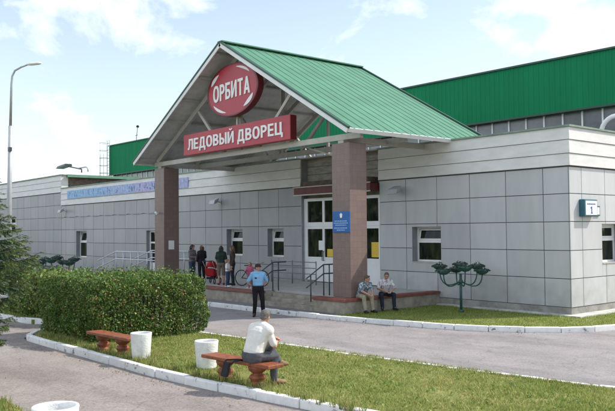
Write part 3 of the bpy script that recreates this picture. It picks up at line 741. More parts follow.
# --- taller block at the far left
blk = thing('side_block', 'taller grey panelled block with white siding at the far left end of the building', 'building', (-55, 5, 0))
O = (-55, 5, 0); BX0, BX1 = -72.0, XL
bl = MB(); rows2 = [0.26]+[0.26+0.915*i for i in range(1, 7)]
xs2 = [BX1-1.585*i for i in range(20)][::-1]; H_B = [(-53.4, -51.2, 2.75, 4.12)]
panels_front(bl, xs2, rows2, H_B, (0.28, 0.285, 0.295), y=-0.002); bl.build('wall_panels', M_PANEL, blk, off=O, bevel=.006)
bl = MB(); wall_rects_front(bl, xs2[0], BX1-.01, 0, 7.0, H_B, 0.0, 0.35); bl.build('wall', M_JOINT, blk, off=O)
bl = MB(); bl.box(BX1-0.30, BX1-.012, 0.36, 11.3, 5.0, 6.90); bl.build('side_wall', M_BRICK, blk, off=O)
bl = MB(); siding(bl, xs2[0], BX1+0.02, [5.77, 6.20, 6.64, 7.04], -0.035); bl.box(BX1-0.011, BX1+0.02, -0.034, 0.45, 6.12, 7.04); bl.build('siding', M_CLAD, blk, off=O)
bl = MB(); bl.box(xs2[0], BX1+.10, -0.16, 0.3, 7.05, 7.12); bl.build('coping', M_COPING, blk, off=O)
bl = MB(); bl.box(xs2[0], BX1+0.35, 0.302, 11.4, 6.92, 7.12); bl.build('roof', M_GREENTRIM, blk, off=O)
w = window_front(blk, *H_B[0], split=0.6, open_sash=False); w.location = (-O[0], -O[1], 0)

# ------------------------------------------------------------------ ENTRANCE CANOPY
CXR, CXL, CXM = -4.70, -19.58, -12.12
ZE, ZR = 6.12, 10.36; CY0, CY1 = -5.25, 2.5
can = thing('entrance_canopy', 'gabled entrance canopy with pale green sheet roof on two brown tiled pillars', 'canopy', (CXM, -1.5, 0))
O = (CXM, -1.5, 0)
def slope(xe, sgn):
    L_ = math.hypot(xe-CXM, ZR-ZE); ux = Vector(((xe-CXM)/L_, 0, (ZE-ZR)/L_)); nz = Vector((-ux.z*(1 if sgn > 0 else -1), 0, abs(ux.x)))
    if nz.z < 0: nz = -nz
    nz = Vector((sgn*abs(ux.z), 0, abs(ux.x)))
    top = Vector((CXM, 0, ZR))
    def pt(s, y, h): p = top+ux*s+nz*h; return (p.x, y, p.z)
    b = MB()
    # ribbed sheet: profile along Y
    ys = []; y = CY0
    while y < CY1-0.01:
        ys += [(y, 0.0), (min(CY1, y+0.20), 0.0), (min(CY1, y+0.215), 0.018), (min(CY1, y+0.265), 0.018), (min(CY1, y+0.28), 0.0)]; y += 0.45
    vs = []
    for yy, h in ys: vs += [pt(0, yy, h), pt(L_+0.06, yy, h)]
    f = [(2*i, 2*i+1, 2*i+3, 2*i+2) if sgn > 0 else (2*i+2, 2*i+3, 2*i+1, 2*i) for i in range(len(ys)-1)]
    b.add(vs, f); ob = b.build('roof_sheet', M_CANOPY, can, off=O)
    b = MB(); 
    b.add([pt(0,CY0+.02,-.012), pt(L_,CY0+.02,-.012), pt(L_,CY1-.02,-.012), pt(0,CY1-.02,-.012), pt(0,CY0+.02,-.05), pt(L_,CY0+.02,-.05), pt(L_,CY1-.02,-.05), pt(0,CY1-.02,-.05)],
          [(0,1,2,3),(7,6,5,4),(0,4,5,1),(1,5,6,2),(2,6,7,3),(3,7,4,0)]); b.build('underside', M_UNDER, can, off=O)
    # purlins along Y
    for k in range(6):
        s = 0.5+k*(L_-0.9)/5
        p = MB(); p.bar(pt(s, CY0+0.05, -0.12), pt(s, CY1-.05, -0.12), 0.07, 0.13, up=tuple(nz)); p.build('purlin', M_STEEL, can, off=O)
    # barge boards: white face with a dark green cap on the front and rear gables
    for yy in (CY0-0.035, CY1+0.035):
        p = MB(); p.bar(pt(-0.0, yy, -0.085), pt(L_+0.05, yy, -0.085), 0.05, 0.15, up=tuple(nz)); bg_ = p.build('barge_board', mat('white_trim', (0.72,0.72,0.70), .45, var=.05), can, off=O)
        p = MB(); p.bar(pt(-0.0, yy-0.002, 0.035), pt(L_+0.07, yy-0.002, 0.035), 0.09, 0.07, up=tuple(nz)); p.build('barge_cap', M_GREENDARK, bg_); bg_.children[0].location = (-O[0], -O[1], 0)
    p = MB(); p.bar(pt(L_+0.04, CY0, -0.06), pt(L_+0.04, CY1, -0.06), 0.05, 0.14, up=tuple(nz)); p.build('eave_board', mat('white_trim', (0.72,0.72,0.70)), can, off=O)
    return pt, L_
ptR, LR = slope(CXR, 1); ptL, LL = slope(CXL, -1)
b = MB(); b.bar((CXM, CY0-.05, ZR+.045), (CXM, CY1+.05, ZR+.045), 0.34, 0.05); b.build('ridge_cap', M_CANOPY, can, off=O)

def truss(y, m, name, web=True):
    t = MB(); w = 0.13
    t.bar((CXL+0.35, y, 6.00), (CXR-0.35, y, 6.00), w, 0.20)
    o1 = t.build(name, m, can, off=O)
    t = MB()
    t.bar((CXL+0.55, y-.004, 6.10), (CXM, y-.004, ZR-0.36), w-.01, 0.20); t.bar((CXR-0.55, y-.004, 6.10), (CXM, y-.004, ZR-0.36), w-.01, 0.20)
    o2 = t.build('rafter', M_STEEL, can, off=O)
    if web:
        for p, q in (((CXM, 6.1), (CXM, ZR-0.4)), ((-15.35, 8.1), (-13.3, 6.1)), ((-8.72, 8.0), (-10.9, 6.1))):
            t = MB(); t.bar((p[0], y+.006, p[1]), (q[0], y+.006, q[1]), 0.10, 0.13); t.build('strut', m, can, off=O)
    return o1
truss(-4.30, M_CREAM, 'tie_beam'); truss(-2.1, M_STEEL, 'tie_beam'); truss(0.45, M_STEEL, 'tie_beam'); truss(2.2, M_STEEL, 'tie_beam', web=False)
COLS = [(-19.25, -18.35), (-6.50, -5.60)]
for (a, c) in COLS:
    xm = (a+c)/2
    t = MB(); t.bar((xm, -4.28, 5.955), (xm, 2.4, 5.955), 0.16, 0.20); t.build('side_beam', M_STEEL if a < -10 else M_CREAM, can, off=O)
    t = MB(); t.box(a, c, -4.36, -3.56, 0.5, 5.80); p_ = t.build('pillar', M_COLUMN, can, off=O, bevel=.012)
    t = MB(); t.box(xm-.14, xm+.14, -4.34, -4.1, 5.802, 5.90); t.build('pillar_head', M_CREAM, can, off=O)
for y in (-4.34,):  # thin tension rods by the right pillar
    t = MB(); t.bar((-8.9, y+.3, 6.05), (-7.0, y+1.5, 5.3), .05, .05); t.build('brace', M_CREAM, can, off=O)

# ------------------------------------------------------------------ SIGNS
def sign_letters(parent, body, m, width, height, x, y, z, slope=0.0, name='letter'):
    """raised white letters, each one a part of the sign"""
    adv = []; p = 0.0; k = [0]
    for ch in body:
        w = glyph(MB(), ch, 0, [0]); adv.append(p); p += w+(0.13 if ch != ' ' else 0.0)
    tot = p-0.13; sc_ = width/tot
    for ch, a in zip(body, adv):
        if ch == ' ': continue
        b = MB(); glyph(b, ch, a, k)
        b.v = [(x+(vx-tot/2)*sc_, y+vy, z+(vz-.5)*height+slope*(vx-tot/2)*sc_) for vx, vy, vz in b.v]
        b.build(name, m, parent)
sg = thing('long_sign', 'long red box sign with white Cyrillic letters hung across the canopy tie beam', 'sign', (-12.15, -4.62, 6.6))
b = MB(); b.box(-3.78, 3.78, -0.10, 0.18, -0.46, 0.46); b.build('sign_box', M_RED, sg, bevel=.015)
b = MB(); b.box(-3.72, 3.785, 0.181, 0.20, -0.42, 0.42); b.box(3.782, 3.80, -0.09, 0.19, -0.44, 0.44); b.build('sign_edge', M_REDDARK, sg)
sign_letters(sg, 'ЛЕДОВЫЙ ДВОРЕЦ', M_LETTER, 6.75, 0.47, 0, -0.101, 0.0)
rs = thing('round_sign', 'round red emblem sign with white lettering and white arcs in the canopy gable', 'sign', (-12.12, -4.60, 8.52))
b = MB(); b.lathe([(0.001, 0.14), (1.12, 0.14), (1.16, 0.10), (1.16, -0.12), (0.001, -0.12)], n=56, smooth=False)
b.v = [(x*1.56, -z, y*0.92) for x, y, z in b.v]; b.build('sign_disc', M_RED, rs)
b = MB(); 
b.lathe([(1.10, 0.146), (1.16, 0.146), (1.175, 0.12), (1.175, -0.125), (1.10, -0.13)], n=56, smooth=False); b.v = [(x*1.56, -z, y*0.92) for x, y, z in b.v]; b.build('sign_rim', M_REDDARK, rs)
sign_letters(rs, 'ОРБИТА', M_LETTER, 2.62, 0.68, 0.0, -0.141, 0.0, slope=0.03)
arc = MB()
def crescent(a0, a1, r, th):
    n = 14; vs = []; 
    for i in range(n+1):
        t = i/n; a = R(a0+(a1-a0)*t); w = th*math.sin(math.pi*min(1, max(0, t)))**0.8+0.004
        for rr in (r+w/2, r-w/2): vs.append((rr*math.cos(a)*1.64, -0.152, rr*math.sin(a)*0.96))
    arc = MB(); arc.add(vs, [(2*i, 2*i+1, 2*i+3, 2*i+2) for i in range(n)]); arc.build('white_arc', M_LETTER, rs)
crescent(36, 78, 0.955, .09); crescent(125, 160, 0.955, .14); crescent(-58, -20, 0.955, .14); crescent(212, 256, 0.955, .10)
b = MB(); b.bar((0, 0.15, -0.95), (0, 0.15, -2.3), .08, .08); b.build('bracket', M_CREAM, rs)

bp = thing('blue_plaque', 'blue plaque with a white crest and rows of small print on the right brown pillar', 'sign', (-6.02, -4.375, 3.08))
b = MB(); b.box(-0.42, 0.44, -0.03, 0.012, -0.36, 0.36); b.build('board', M_BLUE, bp, bevel=.006)
b = MB()
for i, (z, w) in enumerate(((0.03, .62), (-0.04, .70), (-0.11, .55), (-0.21, .66), (-0.28, .40))):
    x = -w/2
    while x < w/2:
        l = rb.uniform(.03, .09); b.box(x, min(w/2, x+l), -0.034, -0.03, z-.014, z+.014); x += l+.02
b.build('small_print', mat('pale_print', (0.35,0.5,0.7), .6), bp)
b = MB(); b.prism([(-.05,-.07),(0,-.10),(.05,-.07),(.065,.05),(.03,.04),(0,.09),(-.03,.04),(-.065,.05)], 0, .006); b.v = [(x+.02, -0.03-z, y+.23) for x, y, z in b.v]; b.build('crest', M_LETTER, bp)

# lettered band on the siding of the left wing: the print itself cannot be read in the photo
bn = thing('facade_banner', 'long blue to violet lettered band on the white siding of the left wing', 'sign', (-31.7, -0.12, 5.53))
b = MB(); nseg = 34; xs_ = np.linspace(-8.45, 8.45, nseg+1)
for i in range(nseg):
    t = i/nseg; c1 = np.array([0.22,0.40,0.62]); c2 = np.array([0.46,0.34,0.56]); k = min(1, max(0, (t-0.22)*1.6)); k = k*(0.75+0.25*math.sin(i*0.9)) if t > .3 else 0
    c = c1*(1-k)+c2*k; b.box(float(xs_[i]), float(xs_[i+1]), -0.02, 0.02, -0.29, 0.29, tuple(c))
b.build('band', attr_mat('banner_print', rough=.5, noise=.25, nscale=5), bn)
rl = random.Random(5); x = -8.2; b = MB(); b2 = MB()
while x < 8.2:   # unreadable strokes of letter-like relief
    w = rl.uniform(.16, .30); tgt = b if rl.random() < .55 else b2
    for k in range(rl.choice((2, 3, 3))):
        xa = x+rl.uniform(0, w*.8); za = rl.uniform(-.20, .16)
        if rl.random() < .5: tgt.box(xa, xa+.05, -0.028, -0.0205, za-.04, min(.22, za+rl.uniform(.12, .30)))
        else: tgt.box(xa, xa+w*.6, -0.0285, -0.0205, za, za+.055)
    x += w+.10
b.build('print', mat('pale_blue_print', (0.42,0.55,0.72), .5), bn); b2.build('print', mat('deep_blue_print', (0.14,0.20,0.42), .5), bn)

# lit number box on the right corner
nb = thing('number_box', 'small teal framed white number box mounted on the corner wall', 'sign', (0.03, 0.92, 3.45))
b = MB(); b.box(0.0, 0.20, -0.40, 0.40, -0.28, 0.28); b.build('case', mat('teal_case', (0.02, 0.11, 0.15), .4), nb, bevel=.02)
b = MB(); b.box(0.2005, 0.212, -0.35, 0.35, -0.23, 0.23); b.build('face', mat('white_face', (0.72,0.80,0.84), .3), nb)
b = MB()
for i in range(9): b.box(0.2122, 0.215, -0.26+i*0.058, -0.222+i*0.058, 0.10, 0.145)
b.build('street_line', mat('navy_print', (0.03,0.06,0.2), .5), nb)
b = MB(); b.box(0.2122, 0.216, -0.015, 0.035, -0.16, 0.045); b.box(0.2122, 0.2158, -0.06, -0.0152, -0.02, 0.02); b.box(0.2122, 0.2158, -0.05, 0.07, -0.185, -0.1602); b.build('number', mat('navy_print', (0.03,0.06,0.2), .5), nb)
np_ = thing('number_plate', 'little white plate beside the teal number box', 'sign', (0.032, 1.58, 3.36))
b = MB(); b.box(0.0, 0.05, -0.17, 0.17, -0.17, 0.17); b.build('frame', mat('teal_case', (0.02,0.11,0.15), .4), np_, bevel=.01)
b = MB(); b.box(0.0505, 0.056, -0.12, 0.12, -0.12, 0.12); b.build('face', M_PAPER, np_)

# notices on doors and pillar
def sheet(name, lab, x, y, z, w, h, m, rz=0):
    b = MB(); b.box(-w/2, w/2, -0.006, 0.0, -h/2, h/2); o = b.build(name, m); o.location = (x, y, z); o.rotation_euler = (0, 0, rz); return tag(o, lab, 'notice')
def bayx(i, t): return float(bays[i]+(bays[i+1]-bays[i])*t)
sheet('paper_notice', 'white paper notice on the leftmost entrance door glass', bayx(0, .80), DY+.038, 2.13, .26, .42, M_PAPER)
sheet('paper_notice', 'yellow notice low on the second entrance door glass left of the pillar', bayx(1, .40), DY+.038, 1.80, .52, .34, M_YELLOW)
sheet('paper_notice', 'yellow poster on the entrance door glass right of the pillar', bayx(3, .74), DY+.038, 1.98, .42, .62, M_YELLOW)
sheet('paper_notice', 'white sheet on the shaded side of the left brown pillar', -18.34, -3.98, 2.17, .30, .42, M_PAPER, R(90))

# small fittings on walls
def flood(name, lab, x, z, y=-0.03):
    t = thing(name, lab, 'wall lamp', (x, y, z))
    b = MB(); b.bar((0,0,0), (0,-0.30,0.10), .05, .05); b.box(-.08,.08,-.03,0.0,-.08,.08); b.build('bracket', M_GREY, t)
    b = MB(); b.add([(-.20,-.28,.0),(.20,-.28,.0),(.20,-.22,.24),(-.20,-.22,.24),(-.26,-.58,-.10),(.26,-.58,-.10),(.26,-.52,.10),(-.26,-.52,.10)], [(0,1,2,3),(7,6,5,4),(0,4,5,1),(1,5,6,2),(2,6,7,3),(3,7,4,0)]); b.build('housing', M_GREY, t, bevel=.02)
    b = MB(); b.add([(-.22,-.565,-.105),(.22,-.565,-.105),(.18,-.32,-.025),(-.18,-.32,-.025)], [(0,1,2,3)]); b.build('lamp_glass', mat('lamp_glass', (0.6,0.62,0.62), .2), t)
flood('floodlight', 'grey floodlight on the panels just right of the entrance recess', -7.25, 4.28)
flood('floodlight', 'grey floodlight on the shaded panels above the group of women', -20.13, 4.30)
flood('floodlight', 'grey floodlight on the panels below the left end of the blue lettered band', -40.6, 4.35)
cm = thing('security_camera', 'small white camera on the front of the left brown pillar', 'camera', (-18.85, -4.37, 3.68))
b = MB(); b.bar((0,0,0),(0,-.14,0),.04,.04); b.build('bracket', M_WHITE, cm); b = MB(); b.tube([(-.06,-.12,.03),(.16,-.22,-.02)], .055, 10); b.build('camera_body', M_WHITE, cm)
rfl = thing('roof_floodlight', 'dark floodlight on a long arm above the roof of the far left block', 'lamp', (-40.6, 0.5, 7.12))
b = MB(); b.tube([(1.5,0,0),(1.5,0,.25),(-.9,0,.62)], .05, 6); b.build('arm', M_RAILD, rfl)
b = MB(); b.tube([(2.6,0,0),(2.6,0,.22),(2.3,0,.36),(.9,0,.36)], .05, 6); b.build('pipe', M_GREY, rfl)
b = MB(); b.add([(-2.6,-.3,.55),(-.9,-.3,.66),(-.9,.3,.66),(-2.6,.3,.55),(-2.4,-.25,.72),(-.9,-.25,.82),(-.9,.25,.82),(-2.4,.25,.72)], [(0,1,2,3),(7,6,5,4),(0,4,5,1),(1,5,6,2),(2,6,7,3),(3,7,4,0)]); b.build('lamp_head', M_RAILD, rfl)
cab = MB(); pts = []
for i in range(9):
    x = -24.6-i*2.0
    for k in range(6): pts.append((x-k*2.0/6, -0.05, 3.98-0.11*math.sin(math.pi*k/6)))
cab.tube(pts, .014, 5); tag(cab.build('wall_cable', M_GREY), 'thin cable sagging along the panels of the left wing', 'cable')
# gooseneck vents on the wing roof
for i, (x, rr, lab) in enumerate(((-0.98, .62, 'larger white gooseneck vent pipe on the corner roof'), (-0.05, .50, 'smaller white gooseneck vent pipe at the right picture edge on the corner roof'))):
    t = thing('vent_pipe', lab, 'vent pipe', (x, 5.0, 5.75)); r0 = .085
    b = MB(); b.tube([(-rr,0,0),(-rr,0,.62)]+[(-rr*math.cos(a), 0, .62+rr*math.sin(a)) for a in [R(k*15) for k in range(1, 12)]]+[(rr,0,.62),(rr,0,.45)], r0, 12); b.build('pipe', M_WHITE, t)
    b = MB(); b.lathe([(.085,0),(.17,0),(.17,.05),(.085,.06)], (-rr,0,0), 14); b.build('flange', M_GREY, t)

# ------------------------------------------------------------------ PORCH
por = thing('entrance_porch', 'raised stone entrance porch with red-brown coping and a short flight of steps', 'porch', (-12, -2.5, 0))
O = (-12, -2.5, 0); PY = -4.85; PX1 = -5.38; PX0 = -21.5; SX0, SX1 = -10.25, -7.0
b = MB(); b.box(PX0, SX0, PY, -0.03, -0.1, 0.40); b.box(SX1, PX1, PY, -0.03, -0.1, 0.40); b.box(SX0, SX1, PY+1.05, -0.03, -0.1, 0.40); b.build('base', M_PORCH, por, off=O)
b = MB(); b.box(PX0+.3, SX0-.3, PY+0.35, -0.012, 0.401, 0.49); b.box(SX1+.3, PX1-.35, PY+0.35, -0.012, 0.401, 0.49); b.box(SX0-.3, SX1+.3, PY+1.05, -0.012, 0.401, 0.49); b.box(RX0+.17, RX1-.17, -0.011, 0.12, 0.401, 0.49); b.build('paving', M_PAVE, por, off=O)
b = MB(); b.box(PX0, SX0+.02, PY-0.05, PY+0.35, 0.402, 0.50); b.box(SX1-.02, PX1+.05, PY-0.05, PY+0.35, 0.402, 0.50); b.box(PX1-0.35, PX1+0.05, PY+0.352, -0.04, 0.402, 0.50); b.build('coping', M_COPE, por, off=O, bevel=.012)
for k in range(3):
    b = MB(); b.box(SX0+.005, SX1-.005, PY-0.02+0.35*k, PY+1.05, -0.1+(0.001 if k else 0)+0.14*k, 0.02+0.125*(k+1)); b.build('step', M_PORCH, por, off=O, bevel=.01)

def railing(name, lab, pts_top, m, lower=0.32, r=.024, posts=None, group=None, loc=(0,0,0)):
    """handrail with a second rail below and posts"""
    t = thing(name, lab, 'railing', loc, group=group)
    for dz, nm in ((0, 'handrail'), (-lower, 'lower_rail')):
        b = MB(); b.tube([(x, y, z+dz) for x, y, z in pts_top], r, 8); b.build(nm, m, t)
    for (x, y, z0, z1) in posts or []:
        b = MB(); b.tube([(x, y, z0), (x, y, z1)], r*.95, 8); b.build('post', m, t)
    return t
railing('stair_railing', 'dark tube railing on the right side of the entrance steps next to the pillar', [(0,-.55,.62),(0,.25,1.08),(0,.55,1.08),(0,.9,1.08)], M_RAILD, loc=(-7.12, -4.5, .5), posts=[(0,-.35,-.2,.72),(0,.25,-.02,1.08),(0,.52,-.02,1.08)])
railing('stair_railing', 'dark tube railing on the left side of the entrance steps behind the guard', [(0,-.55,.62),(0,.25,1.08),(0,.55,1.08),(0,.9,1.08)], M_RAILD, loc=(-10.1, -4.5, .5), posts=[(0,-.35,-.2,.72),(0,.25,-.02,1.08),(0,.52,-.02,1.08)])
rack = thing('bar_rack', 'grey tube rack of horizontal bars standing against the wall left of the doors', 'rack', (-12.3, -1.2, .49))
b = MB()
for z in (.2, .45, .7, .95): b.tube([(-1.9,0,z),(1.2,0,z)], .02, 6)
b.build('bar', mat('mid_grey_tube', (0.2,0.21,0.22), .4, metal=.4), rack)
for x in (-1.9, -.4, 1.2):
    b = MB(); b.tube([(x,0,0),(x,0,1.0)], .024, 6); b.build('post', mat('mid_grey_tube', (0.2,0.21,0.22)), rack)
# ramp at the far left with pale railings
ramp = thing('ramp', 'stone ramp leading up to the far left door', 'ramp', (-25.5, -1.6, 0)); b = MB()
b.add([(-4.2,-1.1,-.05),(4.0,-1.1,-.05),(4.0,1.55,-.05),(-4.2,1.55,-.05),(-4.2,-1.1,.02),(-1.6,-1.1,.5),(4.0,-1.1,.5),(4.0,1.55,.5),(-1.6,1.55,.5),(-4.2,1.55,.02)],
      [(3,2,1,0),(0,1,6,5,4),(1,2,7,6),(2,3,9,8,7),(3,0,4,9),(4,5,8,9),(5,6,7,8)]); b.build('slope', M_PORCH, ramp)
for yy, lab in ((-2.62, 'silver tube railing on the near side of the far left ramp'), (-.35, 'silver tube railing on the far side of the ramp against the wall')):
    railing('ramp_railing', lab, [(-4.0,0,.62),(-1.5,0,1.22),(3.4,0,1.22)], M_RAILL, loc=(-25.5, yy, .48), lower=.42, r=.032,
            posts=[(-3.2,0,-.35,.81),(-1.5,0,0,1.22)]+[(x_,0,0,1.22) for x_ in (-.6,.3,1.2,2.2,3.3)])

# ------------------------------------------------------------------ STREET FURNITURE
def bench(lab, p, q, zt=0.43):
    p, q = Vector(p), Vector(q); d = q-p; Lb = d.length; c = (p+q)/2
    t = thing('bench', lab, 'bench', (c.x, c.y, 0), math.atan2(d.y, d.x), group='red-brown benches on turned pedestals along the path')
    b = MB(); b.box(-Lb/2, Lb/2, -.19, .19, zt-.065, zt); b.build('seat', M_BENCH, t, bevel=.012)
    prof = [(.001,-.03),(.13,-.03),(.15,.03),(.125,.07),(.115,.09),(.15,.13),(.155,.165),(.12,.20),(.085,.215),(.10,.23),(.155,.275),(.175,.33),(.165,.375),(.14,zt-.067),(.001,zt-.067)]
    for x in (-Lb*.24, Lb*.24):
        b = MB(); b.lathe(prof, (x, 0, 0), 20); b.build('leg', M_BENCH, t)
    return t
bench('empty red-brown bench in front of the hedge', (-4.30,-14.12), (-2.46,-13.98))
bench('red-brown bench under the seated man in the white shirt', (0.52,-13.90), (2.44,-13.72))

def bin_(lab, x, y, z, hgt=.62, r=.25):
    t = thing('litter_bin', lab, 'litter bin', (x, y, z), 0.3, group='white concrete litter bins')
    b = MB(); b.lathe([(.001,.0),(r*.80,.0),(r*.84,.04),(r*.98,hgt-.06),(r*1.0,hgt-.015),(r*.985,hgt),(r*.86,hgt),(r*.84,hgt-.03),(r*.80,.30)], (0,0,0), 36); b.build('body', M_BIN, t)
    b = MB(); b.lathe([(.001,.34),(r*.4,.36),(r*.822,.33)], (0,0,0), 24); b.v = [(x_, y_, z_+.035*math.sin(9*x_)*math.cos(11*y_)) for x_, y_, z_ in b.v]; b.build('rubbish', M_BININ, t)
    return t
bin_('white concrete litter bin between the hedge and the empty bench', -2.12, -13.98, 0, .575, .235)
bin_('white concrete litter bin on the lawn behind the occupied bench', -0.15, -13.53, 0, .565, .245)
bin_('white concrete litter bin cut off by the bottom edge, near side of the path', 3.44, -18.09, -.07, .63, .30)

def flower_stand(lab, x, y, k=1.0, seed=1):
    t = thing('flower_stand', lab, 'flower stand', (x, y, 0), group='metal flower stands with bowls on curved arms')
    rf_ = random.Random(seed)
    b = MB(); b.tube([(0,0,-.05),(0,0,1.30*k)], .045, 8); b.lathe([(.001,0),(.09,0),(.09,.06),(.05,.1)], (0,0,0), 10); b.lathe([(.05,-.06),(.09,0),(.05,.08)], (0,0,1.02*k), 10); b.build('post', M_TEAL, t)
    spots = [(0, 0, 1.50)]
    for i in range(6):
        a = R(20+60*i); rr = .74; zz = 1.30+.12*(i % 2)
        ex, ey = rr*math.cos(a), rr*math.sin(a); spots.append((ex, ey, zz))
        b = MB(); pts = []
        for s in range(9):
            u = s/8; r_ = rr*math.sin(u*math.pi/2); z_ = 1.05-0.20*math.sin(u*math.pi)+(zz-.02-1.05)*u**2.2
            pts.append((r_*math.cos(a), r_*math.sin(a), z_*k))
        b.tube(pts, .022, 6); b.build('arm', M_TEAL, t)
    for (ex, ey, zz) in spots:
        b = MB(); b.lathe([(.02,-.02),(.12,.0),(.20,.06),(.245,.16),(.23,.16),(.18,.09),(.001,.08)], (ex, ey, zz*k), 16); bo = b.build('bowl', M_TEAL, t)
        rg = np.random.default_rng(int(seed*100+abs(ex)*77+abs(ey)*31)); n = 260
        th = rg.uniform(0, 2*np.pi, n); r1 = .28*np.sqrt(rg.random(n)); P = np.c_[ex+r1*np.cos(th), ey+r1*np.sin(th), zz*k+.10+rg.random(n)*.16*(1.2-r1/.25)]
        leaf_cards(P, .05, rg, 'plants', bo, np.array([[.035,.065,.030],[.055,.09,.035],[.09,.06,.10],[.16,.12,.17]]), weights=[.42,.40,.13,.05])
    return t

def leaf_cards(P, size, rg, name, parent, palette, m=None, weights=None, up=0.4, jitter=.3):
    """one small bent-free leaf quad per point"""
    n = len(P)
    d = rg.normal(size=(n, 3)); d /= np.linalg.norm(d, axis=1)[:, None]
    nn = rg.normal(size=(n, 3)); nn[:, 2] += up*2; nn -= (nn*d).sum(1)[:, None]*d; nn /= np.linalg.norm(nn, axis=1)[:, None]
    s = np.cross(d, nn); ln = size*rg.uniform(.65, 1.35, n)[:, None]; w = ln*rg.uniform(.28, .42, n)[:, None]
    v = np.stack([P-d*ln*.55, P+s*w, P+d*ln*.55, P-s*w], 1)
    pal = palette[rg.choice(len(palette), n, p=weights)]
    col = pal*rg.uniform(1-jitter, 1+jitter, (n, 1))
    return np_mesh(name, v.reshape(-1, 3), np.arange(n*4).reshape(-1, 4), col, m or M_LEAF, parent)

flower_stand('dark green flower stand on the grass strip before the corner panels', -3.13, -1.60, 1.0, 1)
flower_stand('dark flower stand showing above the hedge at far left', -19.3, -9.1, 1.06, 2)

lp = thing('street_lamp', 'tall grey street lamp post with a single arm at the left picture edge', 'street lamp', (-18.55, -11.43, 0))
b = MB(); b.tube([(0,0,0),(.06,0,4.2),(.15,0,7.2)], [.115,.10,.075], 12); b.lathe([(.19,0),(.19,.03),(.13,.05),(.12,.5)], (0,0,0), 12); b.build('pole', M_GREY, lp)
b = MB(); b.tube([(.15,0,7.2),(.20,.02,8.9),(.23,.04,9.25),(.30,.12,9.48),(.48,.31,9.62),(.68,.52,9.72)], [.06,.05,.045,.04,.038,.035], 10); b.build('arm', M_GREY, lp)
b = MB(); b.tube([(.64,.48,9.71),(.77,.61,9.74),(1.0,.84,9.78),(1.1,.94,9.77)], [.05,.10,.10,.03], 10); b.v = [(x, y, 9.73+(z-9.73)*.6) for x, y, z in b.v]; b.build('lamp_head', M_WHITE, lp)
b = MB(); b.box(.10,.26,-.09,.03,6.15,6.32); b.build('junction_box', M_RAILD, lp)

# ------------------------------------------------------------------ PLANTS
PAL_H = np.array([[.058,.118,.026],[.100,.185,.036],[.150,.235,.055],[.27,.28,.085],[.24,.13,.06]])
def hedge(name, lab, x0, x1, y0, y1, h, n, seed, weights, size=.055, rot=0.0, wav=.17):
    t = thing(name, lab, 'hedge', ((x0+x1)/2, (y0+y1)/2, 0), rot)
    rg = np.random.default_rng(seed); lx, ly = (x1-x0)/2, (y1-y0)/2
    def wob(a, b, k): return np.sin(a*2.1+k)*.5+np.sin(b*3.3+k*1.7+np.sin(a*1.3))*.5
    # points through the outer shell of a soft-cornered block
    m = n*4; u = rg.uniform(-1, 1, (m, 3)); u[:, 2] = rg.uniform(0, 1, m)
    X = u[:, 0]*lx; Y = u[:, 1]*ly; Z = u[:, 2]*h
    bulge = wav*wob(X*1.6+Y*.7, Z*1.6+Y*1.5, seed)+.05*wob(X*5, Y*5+Z*6, seed+2)
    topz = h*(1+.085*wob(X*2.2, Y*2.2, seed+1))+.08*wob(X*7, Y*6, seed+5)-.22*np.clip((np.maximum(np.abs(X)/lx, np.abs(Y)/ly)-.72)/.28, 0, 1)**2
    # distance to surfaces
    dx = lx+bulge-np.abs(X)-.10*np.clip((Z/h-.8)/.2, 0, 1)-.12*np.clip(.35-Z/h, 0, 1); dy = ly+bulge-np.abs(Y)-.10*np.clip((Z/h-.8)/.2, 0, 1)-.12*np.clip(.35-Z/h, 0, 1); dz = topz-Z
    dd = np.minimum(np.minimum(dx, dy), dz)
    corner = np.sqrt(np.clip(.35-dx, 0, 1)**2+np.clip(.35-dy, 0, 1)**2) < .40
    k = (dd > -.03) & (rg.random(m) < np.exp(-np.clip(dd, 0, 9)/.13)*.98+.02) & corner
    P = np.c_[X, Y, Z][k][:n]
    spr = (rg.random(len(P)) < .16) & (wob(P[:, 0]*3.1, P[:, 1]*3.7, seed+9) > -.1); P[spr, 2] += rg.uniform(0, .24, spr.sum())*(P[spr, 2]/h)
    thin = (wob(P[:, 0]*4.3+P[:, 2]*3.1, P[:, 1]*4.7-P[:, 2]*2.3, seed+4) < -.62) & (rg.random(len(P)) < .7); P = P[~thin]
    # colour in clumps
    c = wob(P[:, 0]*2.7+seed, P[:, 1]*2.9+P[:, 2]*2.1, 3.0)
    w0 = np.array(weights)
    o1 = None
    sel = c+rg.normal(0, .5, len(P))
    grp = [(sel < -.2, w0*np.array([1.5,1.1,.7,.4,.4])), ((sel >= -.2) & (sel < .55), w0), (sel >= .55, w0*np.array([.5,.8,1.4,2.2,2.0]))]
    for mask, ww in grp:
        if mask.sum() == 0: continue
        ww = ww/ww.sum(); Q = P[mask]
        leaf_cards(Q, size, rg, 'leaves', t, PAL_H, weights=ww, up=.5, jitter=.4)
    # woody stems inside
    b = MB(); rs_ = random.Random(seed)
    for i in range(int(26*lx*ly)+8):
        x, y = rs_.uniform(-lx*.85, lx*.85), rs_.uniform(-ly*.85, ly*.85)
        b.tube([(x,y,-.05),(x+rs_.uniform(-.12,.12),y+rs_.uniform(-.12,.12),h*.5),(x+rs_.uniform(-.25,.25),y+rs_.uniform(-.25,.25),h*.93)], [.022,.016,.006], 5)
    b.build('stems', M_STEM, t)
    return t
hedge('hedge', 'clipped leafy hedge block with reddish tips beside the empty bench', -8.65, -4.72, -13.92, -10.38, 1.60, 100000, 21, [.26,.34,.26,.09,.05], size=.056)
